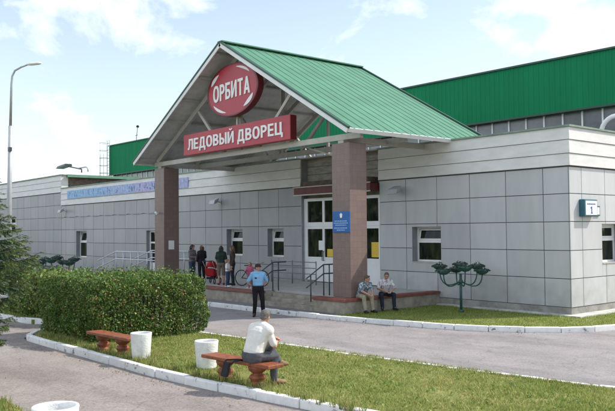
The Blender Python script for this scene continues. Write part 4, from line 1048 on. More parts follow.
hedge('shrub', 'loose pale green shrubs behind the hedge under the flower stand', -14.5, -9.6, -12.9, -11.2, 1.45, 20000, 5, [.04,.24,.48,.23,.01], size=.10, wav=.25)
hedge('shrub', 'lower pale green shrub between the spruce and the hedge', -11.9, -10.0, -12.75, -11.5, 0.95, 8000, 9, [.04,.30,.48,.18,.0], size=.09, wav=.2)

def spruce(lab, x, y, z, h, rad, seed):
    t = thing('spruce_tree', lab, 'tree', (x, y, z)); rs_ = random.Random(seed); rg = np.random.default_rng(seed)
    b = MB(); b.tube([(0,0,-.1),(.03,.02,h*.4),(0,0,h)], [.13,.08,.012], 10); b.build('trunk', M_BARK, t)
    br = MB(); V = []; C = []
    nw = int(h/.13)
    for i in range(nw):
        zz = .28+(h-.4)*i/nw; rl_ = (rad*(1-(zz/h))**.85+.08)*(.30+.70*min(1, max(0, (zz-.3)/1.9)))
        for k in range(rs_.randint(8, 10)):
            a = rs_.uniform(0, 2*math.pi); l = rl_*rs_.uniform(.7, 1.1); droop = rs_.uniform(.12, .35)
            pts = []
            for s in range(6):
                u = s/5; pts.append(Vector((math.cos(a)*l*u, math.sin(a)*l*u, zz+l*(.10*u-droop*u*u+.22*u**4))))
            br.tube([tuple(p) for p in pts], [.02,.016,.013,.010,.007,.004], 4, cap=False)
            # side twigs then needles
            for s in range(int(l/.034)+3):
                u = rs_.uniform(.16, 1.0); j = min(4, int(u*5)); p = pts[j].lerp(pts[j+1], u*5-j)
                side = rs_.choice((-1, 1)); ta = a+side*rs_.uniform(.55, 1.0); tl = (.10+.34*l*(1-u)*.8+.05)*rs_.uniform(.7, 1.15); 
                tip = p+Vector((math.cos(ta)*tl, math.sin(ta)*tl, -tl*rs_.uniform(.05, .45)))
                n = int(tl/.007)+10
                tt = rg.uniform(0, 1.05, n)[:, None]; base = np.array(p)*(1-tt)+np.array(tip)*tt
                d = np.array(tip-p); d /= np.linalg.norm(d)+1e-9
                e = rg.normal(size=(n, 3)); e -= (e@d)[:, None]*d; e /= np.linalg.norm(e, axis=1)[:, None]
                q = base+(d*.55+e*.83)*rg.uniform(.026, .046, n)[:, None]
                w = np.cross(e, d)*.0062
                V.append(np.stack([base-w, base+w, q], 1))
                young = u > .75
                c0 = np.array([.040,.085,.038]) if not young else np.array([.11,.165,.055])
                C.append(c0*rg.uniform(.7, 1.35, (n, 1)))
    V = np.concatenate(V); C = np.concatenate(C)
    br.build('branches', M_BARK, t)
    np_mesh('crown', V.reshape(-1, 3), np.arange(len(V)*3).reshape(-1, 3), C, M_NEEDLE, t, tri=True)
    return len(V)
nsp = spruce('dark green young spruce reaching in from the left picture edge', -2.85, -17.62, -.07, 5.0, 2.25, 4)
print('spruce needles', nsp)

# ------------------------------------------------------------------ PEOPLE
def blob(name, caps, m, parent, vox=.011, smooth=3):
    """one continuous skin round a set of tapered limbs and ellipsoids"""
    bm = bmesh.new()
    for c in caps:
        if c[0] == 'e':
            _, cen, rad = c[:3]; rotm = c[3] if len(c) > 3 else Matrix.Identity(3)
            M = Matrix.Translation(cen) @ rotm.to_4x4() @ Matrix.Diagonal((*rad, 1))
            bmesh.ops.create_uvsphere(bm, u_segments=16, v_segments=10, radius=1, matrix=M)
        else:
            p, q, r0, r1 = Vector(c[0]), Vector(c[1]), c[2], c[3]; d = q-p; l = max(d.length, 1e-4)
            Q = d.to_track_quat('Z', 'Y').to_matrix(); n = 12; rings = []
            prof = [(-math.cos(R(a))*r0, math.sin(R(a))*r0) for a in (12, 40, 65, 90)]+[(l-math.cos(R(a))*r1, math.sin(R(a))*r1) for a in (90, 115, 140, 168)]
            for z, r_ in prof:
                rings.append([bm.verts.new(p+Q@Vector((r_*math.cos(2*math.pi*k/n), r_*math.sin(2*math.pi*k/n), z))) for k in range(n)])
            for a, b_ in zip(rings, rings[1:]):
                for k in range(n): bm.faces.new((a[k], a[(k+1) % n], b_[(k+1) % n], b_[k]))
            bm.faces.new(rings[0][::-1]); bm.faces.new(rings[-1])
    me = bpy.data.meshes.new('tmp'); bm.to_mesh(me); bm.free()
    o = bpy.data.objects.new('tmp', me); COL.objects.link(o)
    md = o.modifiers.new('r', 'REMESH'); md.mode = 'VOXEL'; md.voxel_size = vox; md.use_smooth_shade = True
    ms = o.modifiers.new('s', 'SMOOTH'); ms.factor = .5; ms.iterations = smooth
    bpy.context.view_layer.update()
    res = bpy.data.meshes.new_from_object(o.evaluated_get(bpy.context.evaluated_depsgraph_get()))
    bpy.data.objects.remove(o); bpy.data.meshes.remove(me)
    res.name = name; res.materials.clear(); res.materials.append(m)
    res.polygons.foreach_set('use_smooth', [True]*len(res.polygons))
    ob = bpy.data.objects.new(name, res); COL.objects.link(ob); ob.parent = parent
    return ob

M_SKIN = mat('skin', (0.42, 0.235, 0.165), 0.55, var=.10, scale=9, spec=.35)
M_EYE = mat('eye_dark', (0.03,0.025,0.02), .3)
def cloth(name, c, **k): return mat('cloth_'+name, c, .85, var=k.pop('var', .16), scale=k.pop('scale', 9), bump=.35, bscale=22, spec=.2, **k)

def standing(h=1.75, hipw=.10, shw=.185):
    k = h/1.75; s = lambda *a: Vector(a)*k
    return dict(k=k, P=s(0,0,.96), W=s(0,.01,1.12), C=s(0,0,1.32), N=s(0,.0,1.49), H=s(0,.025,1.635),
        hipL=s(-hipw,0,.92), hipR=s(hipw,0,.92), kneeL=s(-.105,.02,.50), kneeR=s(.105,.02,.50), ankL=s(-.11,-.02,.085), ankR=s(.11,-.02,.085), toeL=s(-.135,.15,.035), toeR=s(.135,.15,.035),
        shL=s(-shw,0,1.42), shR=s(shw,0,1.42), elL=s(-.235,-.02,1.13), elR=s(.235,-.02,1.13), wrL=s(-.25,.05,.88), wrR=s(.25,.05,.88), face=Vector((0,1,0)))
def hand_caps(wr, el, k, palm_n=None, curl=.5):
    d = (wr-el).normalized(); ref = palm_n or Vector((0,0,1)).cross(d)
    if ref.length < .05: ref = Vector((1,0,0))
    n = (ref-d*ref.dot(d)).normalized(); w = d.cross(n).normalized()
    c = [(wr, wr+d*.075*k, .027*k, .033*k), (wr+d*.03*k-w*.015*k, wr+d*.085*k-w*.022*k, .022*k, .017*k), (wr+d*.03*k+w*.015*k, wr+d*.085*k+w*.022*k, .022*k, .017*k)]
    for i, (off, ln) in enumerate(((-.031,.070),(-.011,.082),(.010,.077),(.030,.060))):
        b0 = wr+d*.088*k+w*off*k; m1 = b0+(d*math.cos(curl*.6)+n*math.sin(curl*.6))*ln*.5*k; e = m1+(d*math.cos(curl*1.6)+n*math.sin(curl*1.6))*ln*.5*k
        c += [(b0, m1, .0095*k, .0088*k), (m1, e, .0088*k, .0072*k)]
    t0 = wr+d*.028*k-w*.030*k; t1 = t0+(d*.6-w*.75+n*.25).normalized()*.042*k; t2 = t1+(d*.9-w*.25+n*.35).normalized()*.032*k
    return c+[(t0, t1, .0135*k, .011*k), (t1, t2, .011*k, .009*k)]

def person(lab, loc, rz, J, shirt=None, sleeve='short', trousers=None, legs='long', shoes=None, hair=None, hairstyle='short', cap=None, female=False, vox=.011, belt=None, group=None, hem=0.0, curl=.5, palms=(None, None), child=False, bulk=0.0, tuck=False):
    t = thing('person', lab, 'person', loc, rz, group)
    k = J['k']; P, Wc, C, Nk, H = J['P'], J['W'], J['C'], J['N'], J['H']
    s = (J['shR']-J['shL']).normalized(); hs = (J['hipR']-J['hipL']).normalized(); f = J['face'].normalized()
    up = (H-Nk).normalized(); up = (up+Vector((0,0,.6))).normalized(); f = (f-up*f.dot(up)).normalized(); sd_ = f.cross(up).normalized()
    hk = k*(1.22 if child else 1.0)
    wz = .09 if female else .105
    def torso(g=0.0, pel=True):
        p0 = P if pel else P.lerp(Wc, .45); g0 = g
        g = g+bulk
        return ([(P-hs*.075*k, P+hs*.075*k, .112*k+g0, .112*k+g0)] if pel else [])+[(p0-hs*.05*k, Wc-s*.055*k, .110*k+g, wz*k+g), (p0+hs*.05*k, Wc+s*.055*k, .110*k+g, wz*k+g),
                (Wc-s*.055*k, C-s*.075*k, wz*k+g, .112*k+g), (Wc+s*.055*k, C+s*.075*k, wz*k+g, .112*k+g), (C-s*.08*k, C+s*.08*k, .112*k+g, .112*k+g),
                (J['shL'], Nk-up*.02*k, .062*k+g, .058*k+g), (J['shR'], Nk-up*.02*k, .062*k+g, .058*k+g), (J['shL'], C-s*.1*k, .062*k+g, .085*k+g), (J['shR'], C+s*.1*k, .062*k+g, .085*k+g)]
    def leg(S_, g=0.0, frac=1.0):
        h_, kn, an = J['hip'+S_], J['knee'+S_], J['ank'+S_]
        back = -(J['toe'+S_]-an); back.z = 0; back = back.normalized() if back.length > 0.01 else Vector((0,-1,0))
        c = [(h_, kn, .088*k+g, .060*k+g)]
        if frac >= 1: c += [(kn, kn.lerp(an, .35)+back*.018*k, .058*k+g, .056*k+g), (kn.lerp(an, .35)+back*.018*k, an, .056*k+g, .040*k+g*1.3)]
        elif frac > .5: c += [(kn, kn.lerp(an, (frac-.5)*2), .060*k+g, .062*k+g)]
        else: c = [(h_, h_.lerp(kn, frac*2), .088*k+g, .075*k+g)]
        return c
    def arm(S_, g=0.0, frac=1.0):
        a, e, w = J['sh'+S_], J['el'+S_], J['wr'+S_]; c = []
        if frac <= .5: c = [(a, a.lerp(e, frac*2), .052*k+g, .048*k+g*1.2)]
        else: c = [(a, e, .050*k+g, .042*k+g), (e, e.lerp(w, .3*min(1,(frac-.5)*2)), .041*k+g, .041*k+g), (e.lerp(w, .3*min(1,(frac-.5)*2)), e.lerp(w, (frac-.5)*2), .041*k+g, .029*k+g*1.2)]
        return c
    # head
    head = [('e', H+up*.015*hk-f*.012*hk, (.077*hk, .093*hk, .103*hk), Matrix((sd_, f, up)).transposed()), ('e', H-up*.045*hk+f*.020*hk, (.058*hk, .068*hk, .070*hk), Matrix((sd_, f, up)).transposed()),
            (H-up*.095*hk+f*.055*hk, H-up*.10*hk+f*.06*hk, .026*hk, .022*hk), (Nk-up*.03*k, H-up*.06*hk-f*.01*hk, .056*k, .052*k),
            (H+up*.015*hk+f*.085*hk, H-up*.025*hk+f*.108*hk, .010*hk, .015*hk), (H+up*.035*hk-sd_*.035*hk+f*.072*hk, H+up*.035*hk+sd_*.035*hk+f*.072*hk, .017*hk, .017*hk),
            (H-up*.058*hk-sd_*.018*hk+f*.082*hk, H-up*.058*hk+sd_*.018*hk+f*.082*hk, .010*hk, .010*hk)]
    for e in (-1, 1): head.append(('e', H-up*.012*hk+sd_*.080*hk*e-f*.012*hk, (.014*hk, .022*hk, .034*hk), Matrix((sd_, f, up)).transposed()))
    caps = torso()+head
    for S_, pn in (('L', palms[0]), ('R', palms[1])):
        caps += leg(S_)+arm(S_)+hand_caps(J['wr'+S_], J['el'+S_], k*(1.1 if child else 1), pn, curl)
        caps += [(J['ank'+S_], J['toe'+S_], .040*k, .030*k)]
    blob('body', caps, M_SKIN, t, vox)
    for e in (-1, 1):
        b = MB(); q = H+up*.012*hk+sd_*.032*hk*e+f*.083*hk
        b.lathe([(.001,-.008),(.008,-.005),(.010,0),(.008,.005),(.001,.008)], tuple(q), 8); b.build('eye', M_EYE, t)
    # clothes
    g = .016
    sc_ = torso(g, not tuck)
    if hem: sc_ += [(P-hs*.08*k-Vector((0,0,hem)), P+hs*.08*k-Vector((0,0,hem)), .118*k+g, .118*k+g)]
    for S_ in 'LR':
        fr = {'short': .40, 'long': .98, 'none': .05, 'three': .75}[sleeve]
        sc_ += arm(S_, g, fr)
    so = blob('shirt', sc_, shirt, t, vox)
    if sleeve == 'short':      # clean hem
        zc = P.z+(.055*k if not tuck else .050*k)
        for v_ in so.data.vertices:
            if v_.co.z < zc: v_.co.z = zc-(.004 if v_.co.z < zc-.02 else 0)
    if sleeve == 'short' or True:
        col = [(Nk-up*.03*k+Vector((.055*math.cos(a), .055*math.sin(a), 0))*k, Nk-up*.03*k+Vector((.055*math.cos(a+.6), .055*math.sin(a+.6), 0))*k, .016*k, .016*k) for a in [i*.6 for i in range(11)]]
        blob('collar', col, shirt, t, .008, 1)
    if trousers:
        tc_ = [(P-hs*.075*k-Vector((0,0,.03*k)), P+hs*.075*k-Vector((0,0,.03*k)), .118*k+g*.6, .118*k+g*.6)]
        if tuck: tc_ += [(P-hs*.06*k, P.lerp(Wc, .10)-hs*.06*k, .116*k+g+bulk, .119*k+g+bulk), (P+hs*.06*k, P.lerp(Wc, .10)+hs*.06*k, .116*k+g+bulk, .119*k+g+bulk)]
        for S_ in 'LR': tc_ += leg(S_, g*1.05, {'long': 1.0, 'knee': .55, 'short': .35}[legs])
        to_ = blob('trousers', tc_, trousers, t, vox)
        if tuck:      # level waistband
            zt_ = P.z+.065*k
            for v_ in to_.data.vertices:
                if v_.co.z > zt_ and v_.co.y < P.y+.17*k: v_.co.z = zt_
    if belt:
        bq = P.lerp(Wc, .36); b = MB(); rx, ry = .187*k+g+bulk, .121*k+g+bulk
        b.lathe([(.97,-.022),(1.0,-.02),(1.0,.02),(.97,.022)], (0,0,0), 28, closed=True); b.v = [(bq.x+x*rx, bq.y+y*ry, bq.z+z) for x, y, z in b.v]; b.build('belt', belt, t)
    if shoes:
        for S_ in 'LR':
            a, to = J['ank'+S_], J['toe'+S_]; dn = Vector((0,0,-1)); d = (to-a); d.z = 0; d.normalize()
            heel = a-d*.055*k; heel.z = to.z+.005
            blob('shoe', [(a+Vector((0,0,-.02*k)), to, .050*k, .042*k), (heel, to, .045*k, .042*k), (to, to+d*.035*k, .042*k, .034*k)], shoes, t, .009, 2)
    Mh = Matrix((sd_, f, up)).transposed()
    if hair:
        hc = [('e', H+up*.030*hk-f*.026*hk, (.086*hk, .094*hk, .098*hk), Mh)]
        if hairstyle == 'short': hc += [(H-up*.03*hk-f*.075*hk-sd_*.03*hk, H-up*.03*hk-f*.075*hk+sd_*.03*hk, .035*hk, .035*hk), (H+up*.095*hk+f*.045*hk-sd_*.03*hk, H+up*.095*hk+f*.045*hk+sd_*.03*hk, .030*hk, .030*hk)]
        if hairstyle == 'long':
            for e in (-1, 0, 1): hc += [(H-f*.06*hk+sd_*.055*hk*e, H-up*.19*hk-f*.075*hk+sd_*.062*hk*e, .058*hk, .045*hk), (H-up*.19*hk-f*.075*hk+sd_*.062*hk*e, H-up*.30*hk-f*.085*hk+sd_*.05*hk*e, .045*hk, .022*hk)]
            hc += [(H+up*.08*hk+f*.05*hk-sd_*.05*hk, H-up*.08*hk+f*.01*hk-sd_*.085*hk, .030*hk, .025*hk), (H+up*.08*hk+f*.05*hk+sd_*.05*hk, H-up*.08*hk+f*.01*hk+sd_*.085*hk, .030*hk, .025*hk)]
        if hairstyle == 'bob':
            for e in (-1, 0, 1): hc += [(H-f*.05*hk+sd_*.06*hk*e, H-up*.11*hk-f*.06*hk+sd_*.07*hk*e, .055*hk, .040*hk)]
        blob('hair', hc, hair, t, .010, 2)
    if cap:
        cc = [('e', H+up*.060*hk-f*.012*hk, (.090*hk, .102*hk, .072*hk), Mh), (H+up*.055*hk+f*.07*hk-sd_*.04*hk, H+up*.055*hk+f*.07*hk+sd_*.04*hk, .022*hk, .022*hk)]
        cc += [(H+up*.045*hk+f*.12*hk-sd_*.035*hk, H+up*.045*hk+f*.12*hk+sd_*.035*hk, .013*hk, .013*hk)]
        blob('cap', cc, cap, t, .010, 2)
    return t

V3 = lambda *a: Vector(a)
def pattern_cloth(name, c1, c2, scale, c3=None):
    m = bpy.data.materials.new('cloth_'+name); m.use_nodes = True; t = m.node_tree; b = t.nodes['Principled BSDF']
    c = t.nodes.new('ShaderNodeTexCoord'); v = t.nodes.new('ShaderNodeTexVoronoi'); v.inputs['Scale'].default_value = scale; v.inputs['Randomness'].default_value = .75
    r = t.nodes.new('ShaderNodeValToRGB'); r.color_ramp.interpolation = 'CONSTANT'
    r.color_ramp.elements[0].color = (*c1, 1); r.color_ramp.elements[1].color = (*c2, 1); r.color_ramp.elements[1].position = .55
    if c3: e = r.color_ramp.elements.new(.78); e.color = (*c3, 1)
    sp = t.nodes.new('ShaderNodeSeparateColor'); t.links.new(c.outputs['Object'], v.inputs['Vector']); t.links.new(v.outputs['Color'], sp.inputs[0]); t.links.new(sp.outputs[0], r.inputs['Fac']); t.links.new(r.outputs[0], b.inputs['Base Color'])
    b.inputs['Roughness'].default_value = .85
    return m

# man on the near bench, seen from behind, facing the building
def seated(h, lean, fwd=.42, seat=.46, splay=.12, shin=.06):
    """sitting pose: origin on the floor under the seat edge, facing +y"""
    k = h/1.75; J = dict(k=k)
    P = V3(0, 0, seat+.10*k); J['P'] = P; J['hipL'] = P+V3(-.095*k, .02, -.015); J['hipR'] = P+V3(.095*k, .02, -.015)
    d = V3(0, math.sin(lean), math.cos(lean)); J['W'] = P+d*.16*k; d2 = V3(0, math.sin(lean*1.25), math.cos(lean*1.25))
    J['C'] = J['W']+d2*.22*k; J['N'] = J['C']+d2*.165*k; J['H'] = J['N']+V3(0, .07*k, .135*k)
    for S_, e in (('L', -1), ('R', 1)):
        J['knee'+S_] = V3(e*(.095*k+splay), fwd*k, seat+.075*k); J['ank'+S_] = V3(e*(.10*k+splay*.9), fwd*k+shin, .085*k); J['toe'+S_] = V3(e*(.11*k+splay*1.15), fwd*k+shin+.16*k, .035)
        J['sh'+S_] = J['C']+d2*.10*k+V3(e*.185*k, 0, 0)
        J['el'+S_] = J['sh'+S_]+V3(e*.05*k, .10*k, -.26*k); J['wr'+S_] = J['el'+S_]+V3(-e*.10*k, .23*k, -.03*k)
    J['face'] = V3(0, 1, -.15); return J
J = seated(1.86, R(20), splay=.10, seat=.44)
for S_, e in (('L', -1), ('R', 1)): J['sh'+S_] += V3(e*.012, 0, -.02)
# forearms resting on the knees, left leg crossed over the right
J['kneeL'] = V3(.03, .38, .70); J['ankL'] = V3(.20, .44, .43); J['toeL'] = V3(.25, .56, .36)
J['kneeR'] = V3(.19, .38, .52); J['ankR'] = V3(.17, .36, .085); J['toeR'] = V3(.22, .52, .035)
J['elL'] = J['shL']+V3(.00,.14,-.27); J['wrL'] = V3(.02, .44, .80); J['elR'] = J['shR']+V3(.05,.10,-.29); J['wrR'] = V3(.14, .46, .77)
J['face'] = V3(-.45, 1, -.12)
person('man in a white shirt seen from behind, sitting on the near bench', (1.92,-13.86,0), R(3), J, cloth('white', (.70,.68,.63), var=.06), 'short', cloth('grey_denim', (.085,.09,.10)), 'long', cloth('tan_leather', (.26,.17,.10)), mat('grey_hair', (.12,.108,.095), .75, var=.35, scale=45, bump=.6, bscale=60), vox=.009, bulk=.026, tuck=True, palms=(V3(0,0,-1), V3(0,0,-1)))
bag = thing('bag', 'dark shoulder bag hanging over the occupied bench behind the man', 'bag', (1.60,-13.97,.43))
b = MB(); b.add([(-.16,-.28,-.27),(.03,-.28,-.27),(.03,-.215,-.27),(-.16,-.215,-.27),(-.08,-.26,.01),(.12,-.26,.01),(.12,-.215,.01),(-.08,-.215,.01)], [(3,2,1,0),(4,5,6,7),(0,1,5,4),(1,2,6,5),(2,3,7,6),(3,0,4,7)]); b.build('pouch', cloth('black_bag', (.03,.03,.032)), bag, bevel=.03)
b = MB(); b.tube([(-.08,-.235,-.02),(-.06,-.20,.03),(.0,.0,.02),(.12,.05,.02),(.16,-.18,.03),(.12,-.235,-.02)], .016, 6); b.build('strap', cloth('black_bag', (.03,.03,.032)), bag)

# guard on the road
J = standing(1.78)
J['elL'] = V3(-.34,-.10,1.16); J['wrL'] = V3(-.165,-.10,1.00); J['elR'] = V3(.34,-.10,1.16); J['wrR'] = V3(.165,-.10,1.00)
J['ankL'] = V3(-.19,-.01,.085); J['toeL'] = V3(-.24,.15,.035); J['kneeL'] = V3(-.15,.03,.50); J['ankR'] = V3(.13,-.02,.085); J['toeR'] = V3(.18,.14,.035); J['face'] = V3(-.85,1,-.1)
gd = person('guard in a light blue short-sleeved shirt, dark cap and black trousers on the road', (-7.82,-6.62,PZ), math.atan2(-0.80, -0.60)+R(10), J, cloth('sky_blue', (.22,.43,.66), var=.10), 'short', cloth('black', (.014,.014,.017)), 'long', M_BLACK, mat('dark_hair', (.03,.022,.018), .7), 'short', cap=cloth('maroon_black', (.055,.022,.024)), vox=.010, belt=M_BLACK, tuck=True)
for e in (-1, 1):
    b = MB(); b.add([(e*.09,-.045,1.515),(e*.09,.045,1.515),(e*.205,.045,1.475),(e*.205,-.045,1.475),(e*.09,-.045,1.53),(e*.09,.045,1.53),(e*.205,.045,1.49),(e*.205,-.045,1.49)], [(3,2,1,0),(4,5,6,7),(0,1,5,4),(1,2,6,5),(2,3,7,6),(3,0,4,7)]); b.build('epaulette', cloth('navy', (.02,.03,.08)), gd)
b = MB(); b.box(.06,.13,.128,.14,1.29,1.34); b.build('badge', cloth('navy', (.02,.03,.08)), gd)

# two men sitting on the edge of the porch
J = seated(1.74, R(30), seat=.45, splay=.06); J['face'] = V3(-.55, 1, -.25); J['wrL'] = V3(-.10,.52,.64); J['wrR'] = V3(.08,.54,.62); J['elL'] = V3(-.22,.36,.74); J['elR'] = V3(.22,.38,.72)
person('man in a mottled blue-grey shirt and khaki trousers sitting nearest the pillar', (-5.50,-3.98,0.03), R(-100), J, pattern_cloth('mottled', (.10,.13,.17), (.50,.54,.58), 26, (.24,.30,.36)), 'short', cloth('khaki', (.32,.28,.20)), 'long', M_BLACK, mat('brown_hair', (.09,.06,.04), .75, var=.3, scale=40), palms=(V3(0,0,-1), V3(0,0,-1)))
J = seated(1.74, R(22), seat=.45, splay=.13); J['face'] = V3(.35, 1, -.12); J['wrL'] = V3(-.12,.46,.66); J['wrR'] = V3(.10,.46,.66); J['elL'] = V3(-.30,.24,.74); J['elR'] = V3(.30,.24,.74)
person('man in a white checked shirt and dark trousers sitting on the porch edge', (-5.50,-2.86,0.03), R(-118), J, pattern_cloth('checked', (.62,.60,.62), (.30,.24,.30), 30, (.70,.68,.70)), 'short', cloth('dark_blue', (.022,.028,.042)), 'long', M_BLACK, mat('grey_brown_hair', (.12,.085,.065), .75, var=.3, scale=40), palms=(V3(0,0,-1), V3(0,0,-1)))

# women and children on the porch
PZT = .50
J = standing(1.68, shw=.165); J['elR'] = V3(.22,.06,1.12); J['wrR'] = V3(.06,.24,1.10); J['elL'] = V3(-.22,.04,1.12); J['wrL'] = V3(-.05,.24,1.06)
person('woman with long black hair in a grey-mauve top and jeans on the porch', (-17.35,-3.45,PZT), R(-75), J, cloth('grey_mauve', (.17,.145,.155)), 'long', cloth('jeans', (.05,.075,.12)), 'long', M_BLACK, mat('black_hair', (.012,.010,.010), .5), 'long', female=True)
J = standing(1.66, shw=.16); J['elR'] = V3(.21,.05,1.12); J['wrR'] = V3(.14,.26,1.02)
person('woman with short auburn hair dressed in black beside the red pushchair', (-16.35,-3.55,PZT), R(80), J, cloth('black_top', (.018,.016,.02)), 'three', cloth('black', (.014,.014,.017)), 'long', M_BLACK, mat('auburn_hair', (.075,.030,.018), .6), 'bob', female=True)
J = standing(1.66, shw=.165); J['elL'] = V3(-.21,.06,1.10); J['wrL'] = V3(-.16,.27,1.02)
person('dark-haired woman in a dark green top and beige knee-length trousers on the porch', (-14.15,-3.95,PZT), R(60), J, cloth('dark_green', (.025,.045,.035)), 'short', cloth('beige', (.17,.13,.10)), 'knee', cloth('red_shoe', (.20,.03,.03)), mat('black_hair', (.012,.010,.010), .5), 'bob', female=True)
J = standing(1.68, shw=.165)
person('woman with long brown hair in a dark brown top behind the child in white', (-13.62,-3.72,PZT), R(150), J, cloth('dark_brown', (.05,.032,.028)), 'long', cloth('dark_blue', (.022,.028,.042)), 'long', M_BLACK, mat('brown_long_hair', (.11,.055,.03), .6), 'long', female=True)
J = standing(1.12, shw=.165); J['elR'] = V3(.16,.03,.74); J['wrR'] = V3(.13,.17,.72)
person('small child in a white top and blue jeans in front of the two women', (-13.05,-4.35,PZT), R(-60), J, cloth('child_white', (.72,.71,.70), var=.05), 'short', cloth('jeans', (.05,.075,.12)), 'long', M_PAPER, mat('fair_hair', (.20,.12,.06), .6), 'bob', child=True)
J = standing(1.02, shw=.165); J['elR'] = V3(.16,.05,.68); J['wrR'] = V3(.12,.19,.70)
person('small child in a pink top beside the bicycle, partly behind the guard', (-11.75,-4.15,PZT), R(-150), J, cloth('pink', (.42,.10,.17)), 'long', cloth('rose', (.30,.13,.16)), 'long', M_PAPER, mat('fair_hair', (.20,.12,.06), .6), 'bob', child=True)
rs2 = thing('backpack', 'navy backpack on the floor beside the child in pink', 'backpack', (-11.30,-4.05,PZT))
b = MB(); b.box(-.17,.17,-.11,.11,0,.42); b.build('pack', cloth('navy', (.02,.03,.08)), rs2, bevel=.06); b = MB(); b.box(-.12,.12,-.17,-.112,.05,.24); b.build('pocket', cloth('navy2', (.03,.045,.11)), rs2, bevel=.03)

# pushchair
st = thing('pushchair', 'red pushchair standing between the women on the porch', 'pushchair', (-15.15,-3.75,PZT), R(35))
M_PRAM = cloth('pram_red', (.34,.022,.026)); M_PRAMD = cloth('pram_dark', (.03,.028,.03))
def lerp_shell(name, rx, ry, rz, c, a0, a1, m, par):
    b = MB(); n, mm = 12, 10; vs = []
    for i in range(n+1):
        u = R(a0+(a1-a0)*i/n)
        for j in range(mm+1):
            w = math.pi*j/mm; vs.append((c[0]+rx*math.cos(w), c[1]+ry*math.sin(w)*math.cos(u), c[2]+rz*math.sin(w)*math.sin(u)))
    b.add(vs, [(i*(mm+1)+j, i*(mm+1)+j+1, (i+1)*(mm+1)+j+1, (i+1)*(mm+1)+j) for i in range(n) for j in range(mm)], smooth=True)
    o = b.build(name, m, par); sdm = o.modifiers.new('s', 'SOLIDIFY'); sdm.thickness = .02; return o
lerp_shell('hood', .23, .34, .36, (0,-.10,.66), 35, 165, M_PRAM, st)
b = MB(); b.add([(-.20,-.30,.32),(.20,-.30,.32),(.20,.32,.30),(-.20,.32,.30),(-.23,-.40,.70),(.23,-.40,.70),(.23,.36,.52),(-.23,.36,.52)], [(3,2,1,0),(4,5,6,7),(0,1,5,4),(1,2,6,5),(2,3,7,6),(3,0,4,7)]); b.build('carrycot', M_PRAM, st, bevel=.05)
b = MB(); b.box(-.18,.18,-.22,.22,.20,.215); b.box(-.19,.19,.22,.24,.20,.30); b.box(-.19,.19,-.24,-.22,.20,.30); b.build('basket', M_PRAMD, st)
for e in (-1, 1):
    b = MB(); b.tube([(e*.22,.34,.12),(e*.22,.0,.45),(e*.22,-.45,.88),(e*.22,-.56,1.0)], .014, 6); b.tube([(e*.22,-.34,.12),(e*.22,.10,.42)], .014, 6); b.build('frame', M_RAILL, st)
    for y in (.34, -.34):
        b = MB(); 
        ring = [(e*.235, y+.10*math.cos(R(a)), .12+.10*math.sin(R(a))) for a in range(0, 375, 15)]
        b.tube(ring, .022, 8, cap=False); wh = b.build('wheel', M_BLACK, st); b = MB(); b.tube([(e*.215,y,.12),(e*.255,y,.12)], .03, 8)
        for a in range(0, 180, 45): b.bar((e*.235, y-.09*math.cos(R(a)), .12-.09*math.sin(R(a))), (e*.235, y+.09*math.cos(R(a)), .12+.09*math.sin(R(a))), .01, .01)
        b.build('hub', M_RAILL, wh)
b = MB(); b.tube([(-.22,-.56,1.0),(.22,-.56,1.0)], .018, 8); b.build('handle', M_BLACK, st)

# bicycle
bk = thing('bicycle', 'dark bicycle parked on the porch beside the child in pink', 'bicycle', (-12.45,-3.55,PZT), R(20))
M_BIKE = mat('bike_paint', (.03,.035,.05), .35)
for x in (-.52, .52):
    ring = [(x+.32*math.cos(R(a)), 0, .34+.32*math.sin(R(a))) for a in range(0, 370, 10)]
    b = MB(); b.tube(ring, .021, 8, cap=False); wh = b.build('wheel', M_BLACK, bk)
    b = MB()
    for a in range(0, 360, 24): b.tube([(x,.0,.34),(x+.305*math.cos(R(a)),0,.34+.305*math.sin(R(a)))], .0025, 4, cap=False)
    b.tube([(x,-.05,.34),(x,.05,.34)], .022, 8); b.build('spokes', M_RAILL, wh)
b = MB()
for p, q in (((-.52,0,.34),(-.06,0,.30)), ((-.06,0,.30),(-.20,0,.80)), ((-.52,0,.34),(-.18,0,.74)), ((-.06,0,.30),(.38,0,.70)), ((-.18,0,.74),(.36,0,.78)), ((.35,0,.86),(.40,0,.66)), ((.40,0,.66),(.52,0,.34))): b.tube([p, q], .019, 8)
b.build('frame', M_BIKE, bk)
b = MB(); b.tube([(.42,-.28,.98),(.34,-.10,.95),(.34,.10,.95),(.42,.28,.98)], .014, 8); b.tube([(.345,0,.86),(.34,0,.95)], .015, 8); b.build('handlebar', M_RAILL, bk)
b = MB(); b.add([(-.34,-.08,.84),(-.34,.08,.84),(-.06,.02,.85),(-.06,-.02,.85),(-.34,-.08,.88),(-.34,.08,.88),(-.06,.02,.88),(-.06,-.02,.88)], [(3,2,1,0),(4,5,6,7),(0,1,5,4),(1,2,6,5),(2,3,7,6),(3,0,4,7)]); b.build('saddle', M_BLACK, bk, bevel=.015)
b = MB(); b.lathe([(.001,-.005),(.09,-.005),(.09,.005),(.001,.005)], (0,0,0), 18); b.v = [(x-.06, z-.04, y+.30) for x, y, z in b.v]; b.bar((-.06,-.08,.30),(.02,-.08,.17),.02,.02); b.bar((-.06,.08,.30),(-.14,.08,.43),.02,.02); b.build('crank', M_RAILD, bk)

